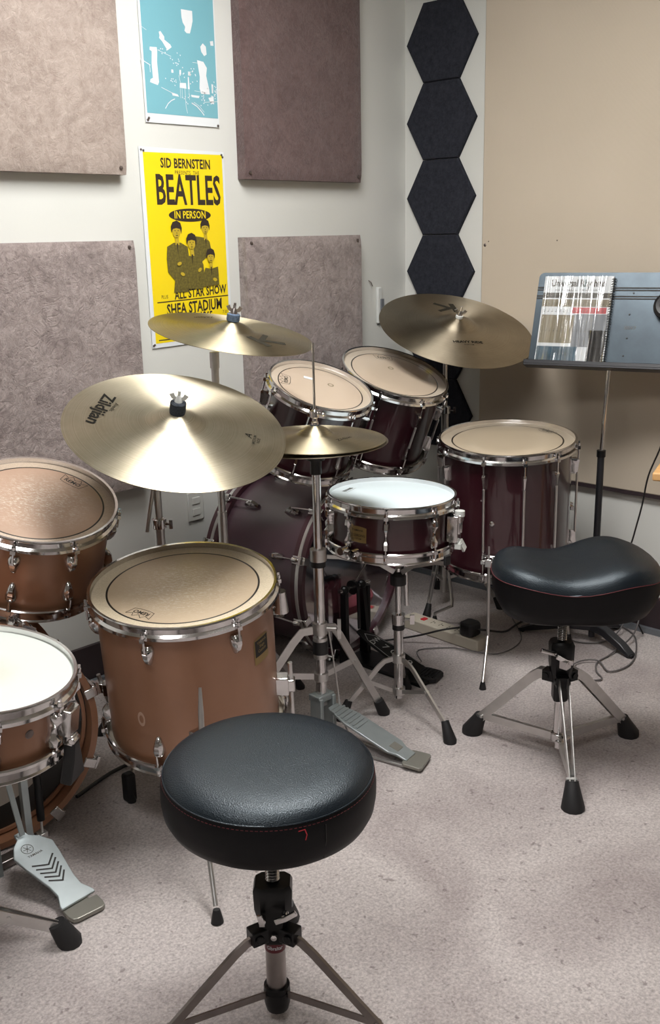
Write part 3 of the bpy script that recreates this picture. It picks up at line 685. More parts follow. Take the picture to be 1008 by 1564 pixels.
# bass drum
def bass(name, label, c, az, R, depth, shell, hoopm, claws, clear, headm=None, group=None, base=0):
    ax = V((math.cos(az), math.sin(az), 0)); T = frame(c, ax, (-math.sin(az), math.cos(az), 0))   # local y = up
    root = empty(name, (c[0], c[1], 0), label, 'drum', group)
    rs = R-.018
    m = MB(); m.lathe([(rs-.008, -.03), (rs, -.03), (rs, -depth+.03), (rs-.008, -depth+.03), (rs-.008, -.03)], 96); m.build('shell', shell, root, T)
    hw_ = .042 if clear else .052
    for z0, z1 in ((0, -hw_), (-depth+hw_, -depth)):
        m = MB(); m.lathe([(R-.014, z0), (R, z0), (R, z1), (R-.014, z1)], 96, closed=True); h_ = m.build('hoop', hoopm, root, T)
        zm = (z0+z1)/2
        if clear:
            m = MB(); m.lathe([(R-.0005, zm+.006), (R+.0012, zm+.005), (R+.0012, zm-.005), (R-.0005, zm-.006)], 96); lab(m.build('metal_inlay', 'brushed_chrome', h_, T), 'metallic strip around the hoop')
    m = MB(); hz = -.012 if clear else -.036; m.lathe([(0, hz), (R-.015, hz)], 72); m.build('drum_head', 'clear_film' if clear else headm, root, T)
    m = MB(); m.lathe([(0, -depth+.012), (R-.016, -depth+.012)], 72); lab(m.build('drum_head', 'black_plastic' if not clear else 'black_plastic', root, T), 'front head facing the wall')
    for k in claws:
        L = T @ Matrix.Rotation(rad(k), 4, 'Z')
        for sgn, zh, zl in ((1, 0, -.105), (-1, -depth, -depth+.105)):
            m = MB(); m.box((R+.006, 0, zh-sgn*.018), (.008, .024, .040)); m.box((R-.004, 0, zh+sgn*.003), (.028, .022, .006)); m.tube([(R+.012, 0, zh-sgn*.035), (R+.012, 0, zh-sgn*.012)], [.009, .006], 8)
            cl = m.build('claw', 'chrome', root, L, bevel=.002)
            m = MB(); m.tube([(R+.013, 0, zh-sgn*.01), (R+.006, 0, zl)], .0028, 8)
            m.bar([(R+.015, -.014, zh-sgn*.006), (R+.015, .014, zh-sgn*.006)], .006, .006, (1, 0, 0)); m.build('tension_rod', 'chrome', cl, L)
            m = MB(); rings = []
            for f_, wd, dp in ((0, .006, .012), (.2, .010, .020), (.6, .010, .024), (1, .006, .01)):
                z = zl+sgn*.02-sgn*.05*f_; rings.append([V((rs-.001+dp*x, wd*y, z)) for x, y in ((0, -1), (.7, -1), (1, -.5), (1, .5), (.7, 1), (0, 1))])
            m.loft(rings); m.build('lug', 'chrome', root, L)
    return root, T, ax
BR = .268
bs, T, ax = bass('bass_drum', 'maroon bass drum with clear head behind the hi-hat stand', (2.150, 2.005, BR+.004), rad(-81), BR, .372, 'maroon_bass', 'maroon_hoop', [92, 128, 160, 200, 245, 295, 335, 20, 55], True, group='bass drums')
# pillow inside the shell seen through the clear head
m = MB(); ctr = T @ V((.0, -.12, -.10))
rings = []
for i in range(9):
    u = -1+2*i/8; a = .06*math.sqrt(max(.02, 1-u*u*.96)); rings.append([ctr+V((u*.155, .10*math.cos(t_)*(.5+.5*math.sqrt(max(0, 1-u*u))), a*math.sin(t_)*1.1)) for t_ in (2*PI*k/14 for k in range(14))])
m.loft(rings); tag(m.build('damping_pillow', 'pink_cloth'), 'dull pink pillow lying inside the maroon bass drum', 'pillow')
m = MB(); ctr = T @ V((-.01, .0, -.12)); rings = []
for i in range(9):
    u = -1+2*i/8; rings.append([ctr+V((u*.10+.03, .05*math.cos(t_)*(.5+.5*math.sqrt(max(0, 1-u*u))), .055*math.sqrt(max(.02, 1-u*u*.96))*math.sin(t_))) for t_ in (2*PI*k/14 for k in range(14))])
m.loft(rings); tag(m.build('damping_blanket', 'blue_cloth'), 'folded blue-grey blanket inside the maroon bass drum, on the pillow', 'blanket')
for sx, k in ((-1, 215), (1, 325)):
    L = T @ Matrix.Rotation(rad(k), 4, 'Z'); p0 = L @ V((BR-.012, 0, -.25)); p1 = V((p0.x+sx*.10, min(p0.y+.04, 2.38), .012))
    m = MB(); m.tube([p0, p1], .006, 8); m.ball(p1, .01); m.build('spur', 'brushed_chrome', bs)

# ---- tan kit ----------------------------------------------------------------
c = (1.235, 1.648, .552); n = (-.11, -.089, .99)
ft2, T, _ = drum('floor_tom', 'copper-tan floor tom with worn head behind the round stool', c, n, .200, .355, 'copper_lacquer', 'head_floor_worn', [-165, -106, -51, 12, 62, 115, 160], 'teardrop', group='floor toms')
crown_logo(ft2, T, -122, .132, .75, mat='ink_black')
badge(ft2, T, .200, -28, -.115, .052, .062, [('YAMAHA', .017, .009), ('Stage', .008, .010), ('Custom', -.002, .010)], dark=True)
m = MB(); Lb = T @ Matrix.Rotation(rad(-117), 4, 'Z')
m.lathe([(.0065, .0006), (.0115, .0006), (.0115, 0)], 18, frame((.1862, 0, -.228), (1, 0, 0)) @ Matrix.Diagonal((.85, 1.35, 1, 1)) if False else frame((.1862, 0, -.228), (1, 0, 0), (0, 1, 0)) @ Matrix.Diagonal((.8, 1.5, 1, 1)))
lab(m.build('round_scar', 'scar_copper', ft2, Lb), 'pale oval scar where fitting was removed')
# front leg passes down in front of the shell
lg = MB(); lg.tube([(1.118, 1.458, .408), (1.112, 1.452, .36), (1.085, 1.42, .20), (1.07, 1.40, .11), (1.03, 1.335, .025)], [.003, .0058, .0058, .0055, .0052], 10)
l_ = lg.build('leg', 'brushed_chrome', ft2); rubber(l_, (1.022, 1.322, 0), (-.1, -.15, -1), .007, .0125, .026)
b = MB(); b.box((1.112, 1.462, .30), (.03, .03, .034)); b.build('leg_bracket', 'chrome', ft2, bevel=.003)
bent_leg(ft2, T, .20, 172, -.24, -.272, (1.20, 1.835, .07), (1.165, 1.80, 0))
b = MB(); b.box((1.166, 1.808, .035), (.026, .026, .07)); lab(b.build('rubber_sleeve', 'black_rubber', ft2, bevel=.006), 'black ribbed rubber foot')
Lr = T @ Matrix.Rotation(rad(-3), 4, 'Z'); b = MB(); b.box((.198, 0, -.255), (.03, .03, .045)); b.box((.216, 0, -.255), (.02, .022, .03)); b.build('leg_bracket', 'chrome', ft2, Lr, bevel=.003)
b = MB(); b.tube([Lr @ V((.217, 0, -.20)), Lr @ V((.217, 0, -.5)), (1.50, 1.46, .015)], .0052, 10); l_ = b.build('leg', 'brushed_chrome', ft2); rubber(l_, (1.50, 1.46, 0), (0, 0, -1), .007, .0115, .024)
Lr = T @ Matrix.Rotation(rad(8), 4, 'Z'); b = MB(); b.tube([(.205, 0, -.045), (.205, 0, -.095)], [.012, .016], 12); b.build('lug_cover', 'chrome', ft2, Lr)

c = (1.094, 1.964, .712); n = (-.026, -.365, .931)
tm3, T, _ = drum('rack_tom', 'copper-tan rack tom at the left edge behind the snare drum', c, n, .174, .210, 'copper_lacquer', 'head_tom_worn', [-150, -92, -50, 8, 60, 120, 175], 'teardrop', base_z=.42)
crown_logo(tm3, T, 62, .118, .8, mat='ink_black')
c = (.749, 1.607, .533); n = (.074, -.150, .984)
sn2, T, _ = drum('snare_drum', 'tan snare drum with white head at the left edge beside the pedal', c, n, .170, .140, 'copper_lacquer', 'head_snare_white', [-150, -100, -62, -23, 20, 60, 110, 155], 'double', snare=True, base_z=.39)
L = T @ Matrix.Rotation(rad(-14), 4, 'Z')
m = MB(); m.box((.176, 0, -.06), (.026, .036, .05)); m.box((.182, 0, -.095), (.02, .022, .02)); m.tube([(.19, -.012, -.095), (.19, .012, -.095)], .007, 10)
st = m.build('strainer', 'chrome', sn2, L, bevel=.003)
m = MB(); m.bar([(.185, 0, -.10), (.188, .002, -.13), (.19, .004, -.175)], .04, .022, (1, 0, 0), widths=[.018, .03, .055]); m.build('strainer_lever', 'black_plastic', st, L, bevel=.003)
m = MB(); La = T @ Matrix.Rotation(rad(-40), 4, 'Z'); m.lathe([(0, .002), (.004, .0024), (.008, .001), (.0085, 0)], 16, frame((.1562, 0, -.062), (1, 0, 0))); m.build('vent_grommet', 'steel_screw', sn2, La)
bs2, T2, ax2 = bass('bass_drum', 'tan bass drum on the floor under the tan snare drum', (.845, 1.846, .252), rad(-105), .248, .30, 'copper_lacquer', 'copper_hoop', [14, 62, 118, 162, 210, 335, 305], False, 'head_bass_white', group='bass drums')

# ------------------------------------------------------------------ stands
def double_leg(root, hub, foot, ztop, zlow, bend=.3, braced=True, w_=.014, mat='dark_chrome', footr=(.010, .019, .045), brace_at=.72, gap=.016, rise=.0, brace_low=True):
    """one leg of a tripod: two parallel flat strips, a brace and a rubber foot"""
    hub = V(hub); foot = V(foot); d = V((foot.x-hub.x, foot.y-hub.y, 0)); Ld = d.length; d.normalize(); side = V((-d.y, d.x, 0))
    top = V((hub.x, hub.y, ztop))+d*.018
    kn = top + d*(Ld*bend*.55) + V((0, 0, -ztop*bend*.22+rise))
    end = foot + V((0, 0, footr[2]*.8)) - d*footr[2]*.35
    m = MB()
    for s_ in ((-1, 1) if braced else (0,)):
        o = side*s_*gap/2
        m.bar([top+o*.9, kn.lerp(top, .15)+o, kn.lerp(end, .1)+o, end+o*.55], w_, .0022 if braced else .006, side)
    lg = m.build('leg', mat, root)
    p = kn.lerp(end, brace_at); low = V((hub.x, hub.y, zlow))+d*.014
    m = MB(); m.bar([low, p], w_*.8, .003 if not braced else gap*.5, side); m.tube([p-side*gap*.6, p+side*gap*.6], .004, 8); m.build('brace', mat, lg)
    dd = (foot-V((0, 0, 0))-end).normalized() 
    m = MB(); m.tube([end-dd*.012, end, foot+V((0, 0, .004))-d*.0, foot], [footr[0], footr[0]*1.15, footr[1]*.95, footr[1]*.9], 12); m.build('rubber_foot', 'black_rubber', lg)
    return lg
def ring(mb, x, y, z, r, h, n=18): mb.lathe([(0, -h/2), (r, -h/2), (r, h/2), (0, h/2)], n, Matrix.Translation((x, y, z)))

def block_clamp(x, y, lv_):
    rings = []
    for z, a, b in lv_:
        c = .35; pts = [(-1, -1+c), (-1+c, -1), (1-c, -1), (1, -1+c), (1, 1-c), (1-c, 1), (-1+c, 1), (-1, 1-c)]
        rings.append([V((x, y, z))+HOR*a*p+AWAY*b*q for p, q in pts])
    m_ = MB(); m_.loft(rings); return m_
# throne with saddle seat
TX, TY = 1.994, 1.187
th = empty('saddle_drum_throne', (TX, TY, 0), 'black saddle-shaped drum stool with red stitching on a chrome tripod', 'stool', 'drum stools')
for f in ((1.960, 1.420, 0), (2.213, 1.113, 0), (1.815, 1.035, 0)): double_leg(th, (TX, TY), f, .215, .055, .30, True, .024, 'brushed_chrome', (.015, .029, .056), .93, .020, rise=.014)
m = MB(); m.tube([(TX, TY, .045), (TX, TY, .22)], .0125, 18); m.build('pole', 'chrome', th)
m = MB(); ring(m, TX, TY, .057, .018, .022); m.box((TX-.012, TY-.025, .055), (.05, .012, .014)); m.box((TX-.035, TY-.03, .055), (.01, .03, .02)); m.build('lower_collar', 'chrome', th, bevel=.002)
cl = block_clamp(TX, TY, [(.155, .016, .015), (.162, .018, .018), (.20, .018, .018), (.232, .024, .021), (.250, .027, .024), (.300, .028, .025), (.309, .024, .021)]); clm = cl.build('clamp', 'black_metal', th)
for a in (0, 120, 240):
    pass
for f in ((1.960, 1.420), (2.213, 1.113), (1.815, 1.035)):
    d = V((f[0]-TX, f[1]-TY, 0)).normalized(); m = MB(); T = frame((TX, TY, .215)+V((0, 0, 0)) if False else V((TX, TY, .215))+d*.02, V((0, 0, 1)), d)
    m.box((.006, 0, 0), (.03, .030, .026), T); m.tube([(.012, -.018, 0), (.012, .018, 0)], .008, 12, T); m.build('leg_ear', 'black_metal', clm)
m = MB(); d = -AWAY; s_ = HOR; p = V((TX, TY, .285))+d*.03
m.tube([p-s_*.055+V((0, 0, .012)), p-s_*.02], .006, 10); m.bar([p-s_*.02+d*.012, p+s_*.002+d*.015-V((0, 0, .012)), p+s_*.018+d*.015-V((0, 0, .016))], .012, .006, d); m.box(p+d*.012-V((0, 0, .02)), (.02, .02, .02)); m.build('wing_bolt', 'chrome', clm, bevel=.001)
m = MB(); ring(m, TX, TY, .175, .0165, .018); m.build('label_band', 'red_label', clm)
pr = []
for i in range(22): z = .309+i*.0042; pr += [(.0095, z), (.0115, z+.0021)]
m = MB(); m.lathe(pr, 18, Matrix.Translation((TX, TY, 0))); lab(m.build('threaded_rod', 'chrome', th), 'coarse chrome screw thread')
# saddle seat; e1 runs from the horn (picture left) to the raised back (picture right)
e1 = V((.70, -.714, 0)).normalized(); e2 = V((-e1.y, e1.x, 0)); SCN = V((TX+.022, TY-.014, .0))
def saddle_R(a):
    # plan outline in (e1, e2): wide at the back, narrower squared horn at the front
    ca, sa = math.cos(a), math.sin(a)
    x = .194*abs(ca)**.78*(1 if ca > 0 else -1); u = x/.2
    y = (.150+.010*u-.014*math.exp(-((u+.25)/.35)**2))*abs(sa)**.82*(1 if sa > 0 else -1)
    return x, y
def saddle_top(x, y):
    u = x/.2
    s0 = .506 + .026*math.exp(-((u-.50)/.42)**2) - .006*math.exp(-((u+.15)/.3)**2) + .013*math.exp(-((u+.75)/.35)**2)
    return s0 - .012*(abs(y)/.15)**2.5 + .008*(y/.15 if y > 0 else 0)
NA = 72; rings = []
# levels: bottom centre -> bottom edge -> side -> rim -> inwards top
lv = [(.02, 'b', 0), (.50, 'b', 0), (.76, 'b', .003), (.87, 'b', .012), (.945, 's', .20), (.985, 's', .44), (1.0, 's', .80), (.988, 's', .92), (.95, 't', -.010), (.90, 't', -.005), (.80, 't', -.001), (.6, 't', 0), (.4, 't', 0), (.2, 't', 0), (.02, 't', 0)]
def lvl(a, k, kind, dz):
    x, y = saddle_R(a); xx, yy = x*k, y*k; zt = saddle_top(xx, yy); zb = .381 + .004*(x/.2)
    if kind == 'b': z = zb+dz
    elif kind == 's': z = zb+.016+(saddle_top(x, y)-.012-zb-.016)*dz
    else: z = zt+dz
    return SCN+e1*xx+e2*yy+V((0, 0, z))
for k, kind, dz in lv: rings.append([lvl(2*PI*i/NA, k, kind, dz) for i in range(NA)])
m = MB(); m.loft(rings[:7]); side_ = m.build('seat_side', 'vinyl_side', th, ang=60)
m = MB(); m.loft(rings[6:]); seat_ = m.build('seat', 'vinyl_black', th, ang=60)
m = MB(); pts = [lvl(2*PI*i/NA, 1.003, 's', .80) for i in range(NA+1)]
for a, b in zip(pts[:-1], pts[1:]): m.tube([a, b], .0009, 5)
m.build('seam', 'red_thread', seat_)
m = MB(); 
def sside(a0):
    def fn(x, y):
        a = a0+x/.19; p = lvl(a, 1.006, 's', .40); return p+V((0, 0, y))
    return fn
text(m, 'Gibraltar', .020, sside(rad(-22)), 1, .01); lab(m.build('side_lettering', 'red_plastic', side_, smooth=False), 'small red maker name')

# round stool in the foreground
RX, RY = .936, 1.062
rs_ = empty('round_drum_throne', (RX, RY, 0), 'round black padded drum stool with red stitching in the foreground', 'stool', 'drum stools')
prT = [(0, .4790), (.05, .4790), (.10, .4782), (.130, .4762), (.148, .4715), (.158, .4640), (.1615, .4575)]
prS = [(.1615, .4575), (.1645, .450), (.1665, .436), (.1665, .415), (.164, .398), (.157, .384), (.146, .375), (.12, .372), (0, .372)]
tl = Matrix.Rotation(rad(1.5), 4, V((1, -.2, 0)))
TS = Matrix.Translation((RX, RY, 0)) @ Matrix.Translation((0, 0, .406)) @ tl @ Matrix.Translation((0, 0, -.4))
m = MB(); m.lathe(prT, 96); seat = m.build('seat', 'vinyl_black', rs_, TS, ang=60)
m = MB(); m.lathe(prS, 96); sd = m.build('seat_side', 'vinyl_side', rs_, TS, ang=60)
m = MB()
for i in range(150):
    a0 = 2*PI*i/150; a1 = a0+2*PI/150*.6
    m.tube([(.1640*math.cos(a0), .1640*math.sin(a0), .4515), (.1640*math.cos(a1), .1640*math.sin(a1), .4515)], .0006, 4)
m.build('stitching', 'red_thread', sd, TS)
m = MB(); aa = [2*PI*i/96 for i in range(97)]
for a0, a1 in zip(aa[:-1], aa[1:]): m.tube([(.1622*math.cos(a0), .1622*math.sin(a0), .4575), (.1622*math.cos(a1), .1622*math.sin(a1), .4575)], .0012, 5)
m.build('piping', 'vinyl_black', seat, TS)
def camang(deg):   # angle measured from picture-right, counter-clockwise seen from above
    return math.atan2(HOR.y, HOR.x)+rad(deg)
m = MB(); a = camang(-70)
f_ = lambda x, y: V(((.1672)*math.cos(a+x/.167), (.1672)*math.sin(a+x/.167), .440+y))
polyline(m, [(-.007, .008), (.002, .009), (.005, .0), (.003, -.008)], .0016, f_); lab(m.build('loose_thread', 'red_plastic', sd, TS, smooth=False), 'short loose red thread')
a2 = camang(-58); m = MB(); m.bar([V((.1668*math.cos(a2), .1668*math.sin(a2), .447)), V((.1672*math.cos(a2), .1672*math.sin(a2), .42)), V((.160*math.cos(a2), .160*math.sin(a2), .388))], .0012, .0012, (math.cos(a2), math.sin(a2), 0)); m.build('side_seam', 'black_rubber', sd, TS)
for dg in (88, -32, -148):
    a = camang(dg); double_leg(rs_, (RX, RY), (RX+.25*math.cos(a), RY+.25*math.sin(a), 0), .168, .052, .28, False, .015, 'dark_chrome', (.013, .023, .05), .75, .014, rise=.006)
m = MB(); m.tube([(RX, RY, .035), (RX, RY, .16)], .0165, 24); m.build('pole', 'dark_chrome', rs_)
m = MB(); ring(m, RX, RY, .060, .0215, .010); m.lathe([(.0185, .020), (.022, .035), (.022, .055)], 18, Matrix.Translation((RX, RY, 0)), cap=True); m.build('lower_collar', 'black_metal', rs_)
cl = block_clamp(RX, RY, [(.153, .019, .018), (.158, .021, .020), (.185, .021, .021), (.205, .027, .023), (.218, .030, .025), (.252, .031, .026), (.260, .028, .023)]); clm = cl.build('clamp', 'black_metal', rs_)
for dg in (88, -32, -148):
    a = camang(dg); d = V((math.cos(a), math.sin(a), 0)); T = frame(V((RX, RY, .172))+d*.022, (0, 0, 1), d); m = MB(); m.box((.006, 0, 0), (.034, .026, .026), T); m.tube([(.012, -.017, 0), (.012, .017, 0)], .0075, 12, T); m.build('leg_ear', 'black_metal', clm, bevel=.002)
d = -AWAY
for sx, z in ((-.016, .215), (.020, .222)):
    p = V((RX, RY, z))+d*.031+HOR*sx; m = MB(); m.tube([p, p+d*.014], .006, 10); m.bar([p+d*.014-HOR*.0+V((0, 0, .014 if sx < 0 else -.006))-HOR*(.004 if sx < 0 else .016), p+d*.015, p+d*.014+HOR*(0 if sx < 0 else .018)+V((0, 0, -.006 if sx < 0 else .010))], .009, .005, d); m.build('wing_bolt', 'chrome', clm, bevel=.001)
m = MB(); p = V((RX, RY, .168))+d*.024; m.lathe([(0, .004), (.005, .003), (.006, 0)], 10, frame(p+V((0, 0, .004)), d)); m.build('rivet', 'chrome', clm)
m = MB(); ring(m, RX, RY, .145, .0172, .018, 24); lb = m.build('label_band', 'red_label', rs_)
m = MB(); a = math.atan2(d.y, d.x); text(m, 'Gibraltar', .0095, lambda x, y: V((RX+.0176*math.cos(a+x/.0176), RY+.0176*math.sin(a+x/.0176), .145+y)), .8, .01); m.build('band_lettering', 'white_paper', lb, smooth=False)
pr = []
for i in range(22): z = .262+i*.0052; pr += [(.0095, z), (.0118, z+.0026)]
m = MB(); m.lathe(pr, 18, Matrix.Translation((RX, RY, 0))); m.build('threaded_rod', 'chrome', rs_)

# ------------------------------------------------------------------ cymbals
def cym_prof(R, bell, bow, ctr=True):
    def z(r):
        u = min(1, r/R); b = bow*(1-u**1.9)
        q = r/(.19*R)
        if q < 1.35: b += bell*(max(0, 1-(q/1.35)**2)**1.0)*(1.0)
        return b
    return z
def cymbal(name, label, c, n, R, bell, bow, mat, group='cymbals'):
    T = frame(c, n, HOR); z = cym_prof(R, bell, bow)
    rs = [.006, .01, .02, .03]+[R*.19*k/6 for k in range(4, 9)]+[R*k/24 for k in range(7, 24)]+[R*.99, R]
    rs = sorted(set(round(r, 5) for r in rs))
    top = [(r, z(r)) for r in rs]; bot = [(r, z(r)-.0012) for r in reversed(rs)]
    m = MB(); m.lathe(top+bot, 128, closed=True); o = m.build(name, mat, None, T, ang=60); tag(o, label, 'cymbal', group)
    return o, T, z
def cmark(o, T, z, body, ang, rr, size, mat='ink_black', sx=1, bold=.01, shear=0, extra=None, out=False):
    a = rad(ang); ux, uy = (-math.cos(a), -math.sin(a)) if not out else (math.cos(a), math.sin(a)); vx, vy = uy, -ux; cx0, cy0 = rr*math.cos(a), rr*math.sin(a)
    def fn(x, y):
        X, Y = cx0+vx*x+ux*y, cy0+vy*x+uy*y; return V((X, Y, z(math.hypot(X, Y))+.0007))
    m = MB()
    if body: text(m, body, size, fn, sx, bold, shear)
    if extra:
        for pts, wd in extra: polyline(m, pts, wd, fn)
    return m.build('printed_mark', mat, o, T, smooth=False)
bc, T, z = cymbal('crash_ride_cymbal', 'large pale bronze cymbal tilted towards the viewer, at centre left', (1.316, 1.748, .857), (-.104, -.375, .921), .240, .020, .020, 'bronze_pale')
BT = T
cmark(bc, T, z, 'Zildjian', 172, .165, .044, 'cymbal_ink_dark', 1, .02, .35)
cmark(bc, T, z, 'Avedis', 168, .140, .014, 'cymbal_ink', 1, .006, .3)
cmark(bc, T, z, 'A', -2, .158, .022, 'cymbal_ink_dark', 1.2, .006, .3); cmark(bc, T, z, 'MEDIUM\nRIDE', -5, .176, .0095, 'cymbal_ink', 1, .01)
ck, T, z = cymbal('crash_cymbal', 'thin crash cymbal with grey K mark in front of the yellow poster', (1.651, 1.943, 1.024), (.04, -.209, .977), .204, .016, .014, 'bronze_warm')
CT = T
Kx = [([(-.022, .030), (-.022, -.030)], .018), ([(.034, .030), (-.012, .002)], .014), ([(-.008, .004), (.034, -.030)], .016)]
cmark(ck, T, z, None, -38, .110, 1, 'cymbal_ink', extra=Kx); cmark(ck, T, z, 'Zildjian', 130, .12, .02, 'cymbal_ink', 1, .006, .3)
rk, T, z = cymbal('ride_cymbal', 'dark bronze ride cymbal with grey K mark below the hexagon tiles', (2.633, 1.995, .956), (-.154, -.37, .916), .250, .020, .020, 'bronze_dark')
RT = T
cmark(rk, T, z, None, 100, .118, 1, 'cymbal_ink', extra=Kx); cmark(rk, T, z, 'HEAVY RIDE', -80, .115, .017, 'cymbal_ink_dark', 1.05, .03); cmark(rk, T, z, 'CUSTOM', -80, .130, .008, 'cymbal_ink')
HX, HY, HZ = 1.677, 1.685, .786
hc, T, z = cymbal('hi_hat_cymbal', 'upper of the two hi-hat cymbals in front of the smaller maroon tom', (HX, HY, HZ), (.001, -.02, 1), .169, .020, .014, 'bronze_warm', 'hi-hat cymbals')
cmark(hc, T, z, 'Zildjian', -38, .085, .018, 'cymbal_ink', 1, .006, .3)
T2_ = frame((HX+.002, HY-.003, HZ-.011), (.02, -.01, -1), HOR); zf = cym_prof(.170, .016, .012)
rs = [.006, .012, .02, .03, .04]+[.170*k/20 for k in range(6, 20)]+[.170]
m = MB(); m.lathe([(r_, zf(r_)) for r_ in rs]+[(r_, zf(r_)-.0012) for r_ in reversed(rs)], 128, closed=True); tag(m.build('hi_hat_cymbal', 'bronze_dark', None, T2_, ang=60), 'lower of the two hi-hat cymbals, turned over under the upper one', 'cymbal', 'hi-hat cymbals')

def felt_top(root, T, h0, felt='black_felt', wing='chrome', fr=.013, fh=.018):
    m = MB(); m.lathe([(.004, h0), (fr*.95, h0), (fr, h0+fh*.2), (fr*.98, h0+fh*.9), (fr*.8, h0+fh), (.004, h0+fh)], 18); m.build('felt', felt, root, T)
    m = MB(); z0 = h0+fh; m.lathe([(.003, z0), (.009, z0), (.007, z0+.008), (.004, z0+.014), (.003, z0+.014)], 14)
    for s_ in (-1, 1): m.bar([(s_*.004, 0, z0+.006), (s_*.012, 0, z0+.010), (s_*.016, 0, z0+.018)], .010, .004, (0, 0, 1) if False else (0, 1, 0), widths=[.007, .009, .010])
    m.tube([(0, 0, z0), (0, 0, z0+.026)], .0032, 8)
    w_ = m.build('wing_nut', wing, root, T)
def cymbal_stand(label, T, bell_h,  pole, feet, zt, sections, tail=None, felt='black_felt', hub=(.30, .12), mat='brushed_chrome', fit=('chrome', .017, .026), ud=-.075):
    px, py = pole; root = empty('cymbal_stand', (px, py, 0), label, 'cymbal stand', 'cymbal stands')
    under = T @ V((0, 0, ud)); til = V((px, py, zt))
    m = MB(); m.tube([T @ V((0, 0, bell_h+.04)), under], .0035, 8); m.tube([T @ V((0, 0, bell_h-.03)), under], .006, 10); m.build('tilter_rod', 'chrome', root)
    m = MB(); mid = under.lerp(til, .5); m.tube([under, til], .007, 12); m.ball(til, .008); m.ball(under, .008); m.build('tilter', mat, root)
    felt_top(root, T, bell_h+.001, felt, *fit)
    for z0, z1, r_, coll in sections:
        m = MB(); m.tube([(px, py, z0), (px, py, z1)], r_, 16); tb = m.build('tube', mat, root)
        if coll:
            q = MB(); q.lathe([(r_+.0005, z1-.026), (r_+.005, z1-.024), (r_+.005, z1-.002), (r_+.001, z1)], 16, Matrix.Translation((px, py, 0))); q.tube([V((px, py, z1-.013)), V((px, py, z1-.013))+HOR*.030-AWAY*.01], .0035, 8); 
            e_ = V((px, py, z1-.013))+HOR*.030-AWAY*.01; q.bar([e_-V((0, 0, .011)), e_+V((0, 0, .011))], .005, .008, HOR); q.build('collar', 'chrome', tb)
    if tail: m = MB(); m.tube(tail, .0045, 8); m.build('tilter_handle', mat, root)
    for f in feet: double_leg(root, (px, py), (px+f[0], py+f[1], 0), hub[0], hub[1], .22, True, .012, mat, (.009, .015, .04), .5, .014)
    return root
cymbal_stand('chrome cymbal stand behind the tan floor tom, under the large tilted cymbal', BT, .038, (1.405, 1.955), [(.20, .10), (-.10, .18), (.02, -.0)][:2]+[(.17, -.12)], .73, [(.05, .60, .0125, True), (.60, .72, .0095, True)], [V((1.40, 1.955, .70)), V((1.375, 1.965, .57))], 'black_felt', fit=('white_plastic', .0175, .028))
cymbal_stand('chrome cymbal stand in front of the maroon bass drum, under the K crash cymbal', CT, .030, (1.640, 2.000), [(.210, -.055), (-.16, .12), (-.02, -.20)], .985, [(.05, .56, .0125, False), (.56, .955, .0095, False), (.935, .975, .012, False)], None, 'blue_felt', (.27, .12), fit=('dark_chrome', .0165, .018), ud=-.02)
cymbal_stand('chrome cymbal stand against the hexagon tiles, under the ride cymbal', RT, .038, (2.655, 2.055), [(-.13, -.03), (.12, .12), (.10, -.17)], .89, [(.05, .70, .0125, True), (.66, .87, .0075, False)], None, 'white_plastic', (.26, .10), fit=('chrome', .012, .010))

# hi-hat stand with pedal
hh = empty('hi_hat_stand', (HX, HY, 0), 'chrome hi-hat stand with grey foot pedal in the middle of the room', 'hi-hat stand')
m = MB(); m.tube([(HX, HY, .70), (HX, HY, 1.012)], .0030, 10); m.build('pull_rod', 'chrome', hh)
m = MB(); m.lathe([(.004, HZ+.031), (.009, HZ+.031), (.009, HZ+.040), (.0065, HZ+.042), (.0065, HZ+.050), (.011, HZ+.052), (.011, HZ+.066), (.004, HZ+.07)], 16, Matrix.Translation((HX, HY, 0))); m.build('clutch', 'chrome', hh)
m = MB(); m.lathe([(.004, HZ+.028), (.012, HZ+.028), (.012, HZ+.034), (.004, HZ+.034)], 16, Matrix.Translation((HX, HY, 0))); m.build('felt', 'black_felt', hh)
m = MB(); p = V((HX, HY, HZ+.059)); m.tube([p, p+HOR*.02-AWAY*.01], .003, 8); m.ball(p+HOR*.02-AWAY*.01, .005); m.build('clutch_screw', 'chrome', hh)
m = MB(); m.lathe([(.006, .735), (.022, .735), (.024, .752), (.026, .757), (.006, .757)], 20, Matrix.Translation((HX, HY, 0))); m.tube([(HX, HY, .70), (HX, HY, .74)], .014, 16); m.build('cymbal_seat', 'black_plastic', hh)
m = MB(); m.tube([(HX, HY, .45), (HX, HY, .72)], .0105, 20); m.build('upper_tube', 'chrome', hh)
m = MB(); m.tube([(HX, HY, .12), (HX, HY, .47)], .0135, 20); m.build('lower_tube', 'chrome', hh)
m = MB(); ring(m, HX, HY, .497, .0205, .030); cl_ = m.build('collar', 'brushed_chrome', hh)
m = MB(); ring(m, HX, HY, .474, .0185, .014); m.build('plastic_sleeve', 'black_plastic', cl_)
m = MB(); ring(m, HX, HY, .305, .019, .030); m.tube([V((HX, HY, .305)), V((HX, HY, .305))+HOR*.042-AWAY*.01], .006, 10)
e_ = V((HX, HY, .305))+HOR*.048-AWAY*.01; m.bar([e_-V((0, 0, .026)), e_-V((0, 0, .008)), e_+V((0, 0, .008)), e_+V((0, 0, .026))], .01, .009, HOR, widths=[.006, .014, .014, .006]); m.build('leg_collar', 'brushed_chrome', hh)
m = MB(); ring(m, HX, HY, .255, .020, .034); m.build('black_sleeve', 'black_plastic', hh); m = MB(); ring(m, HX, HY, .232, .0185, .012); ring(m, HX, HY, .276, .0185, .010); m.build('sleeve_ring', 'brushed_chrome', hh)
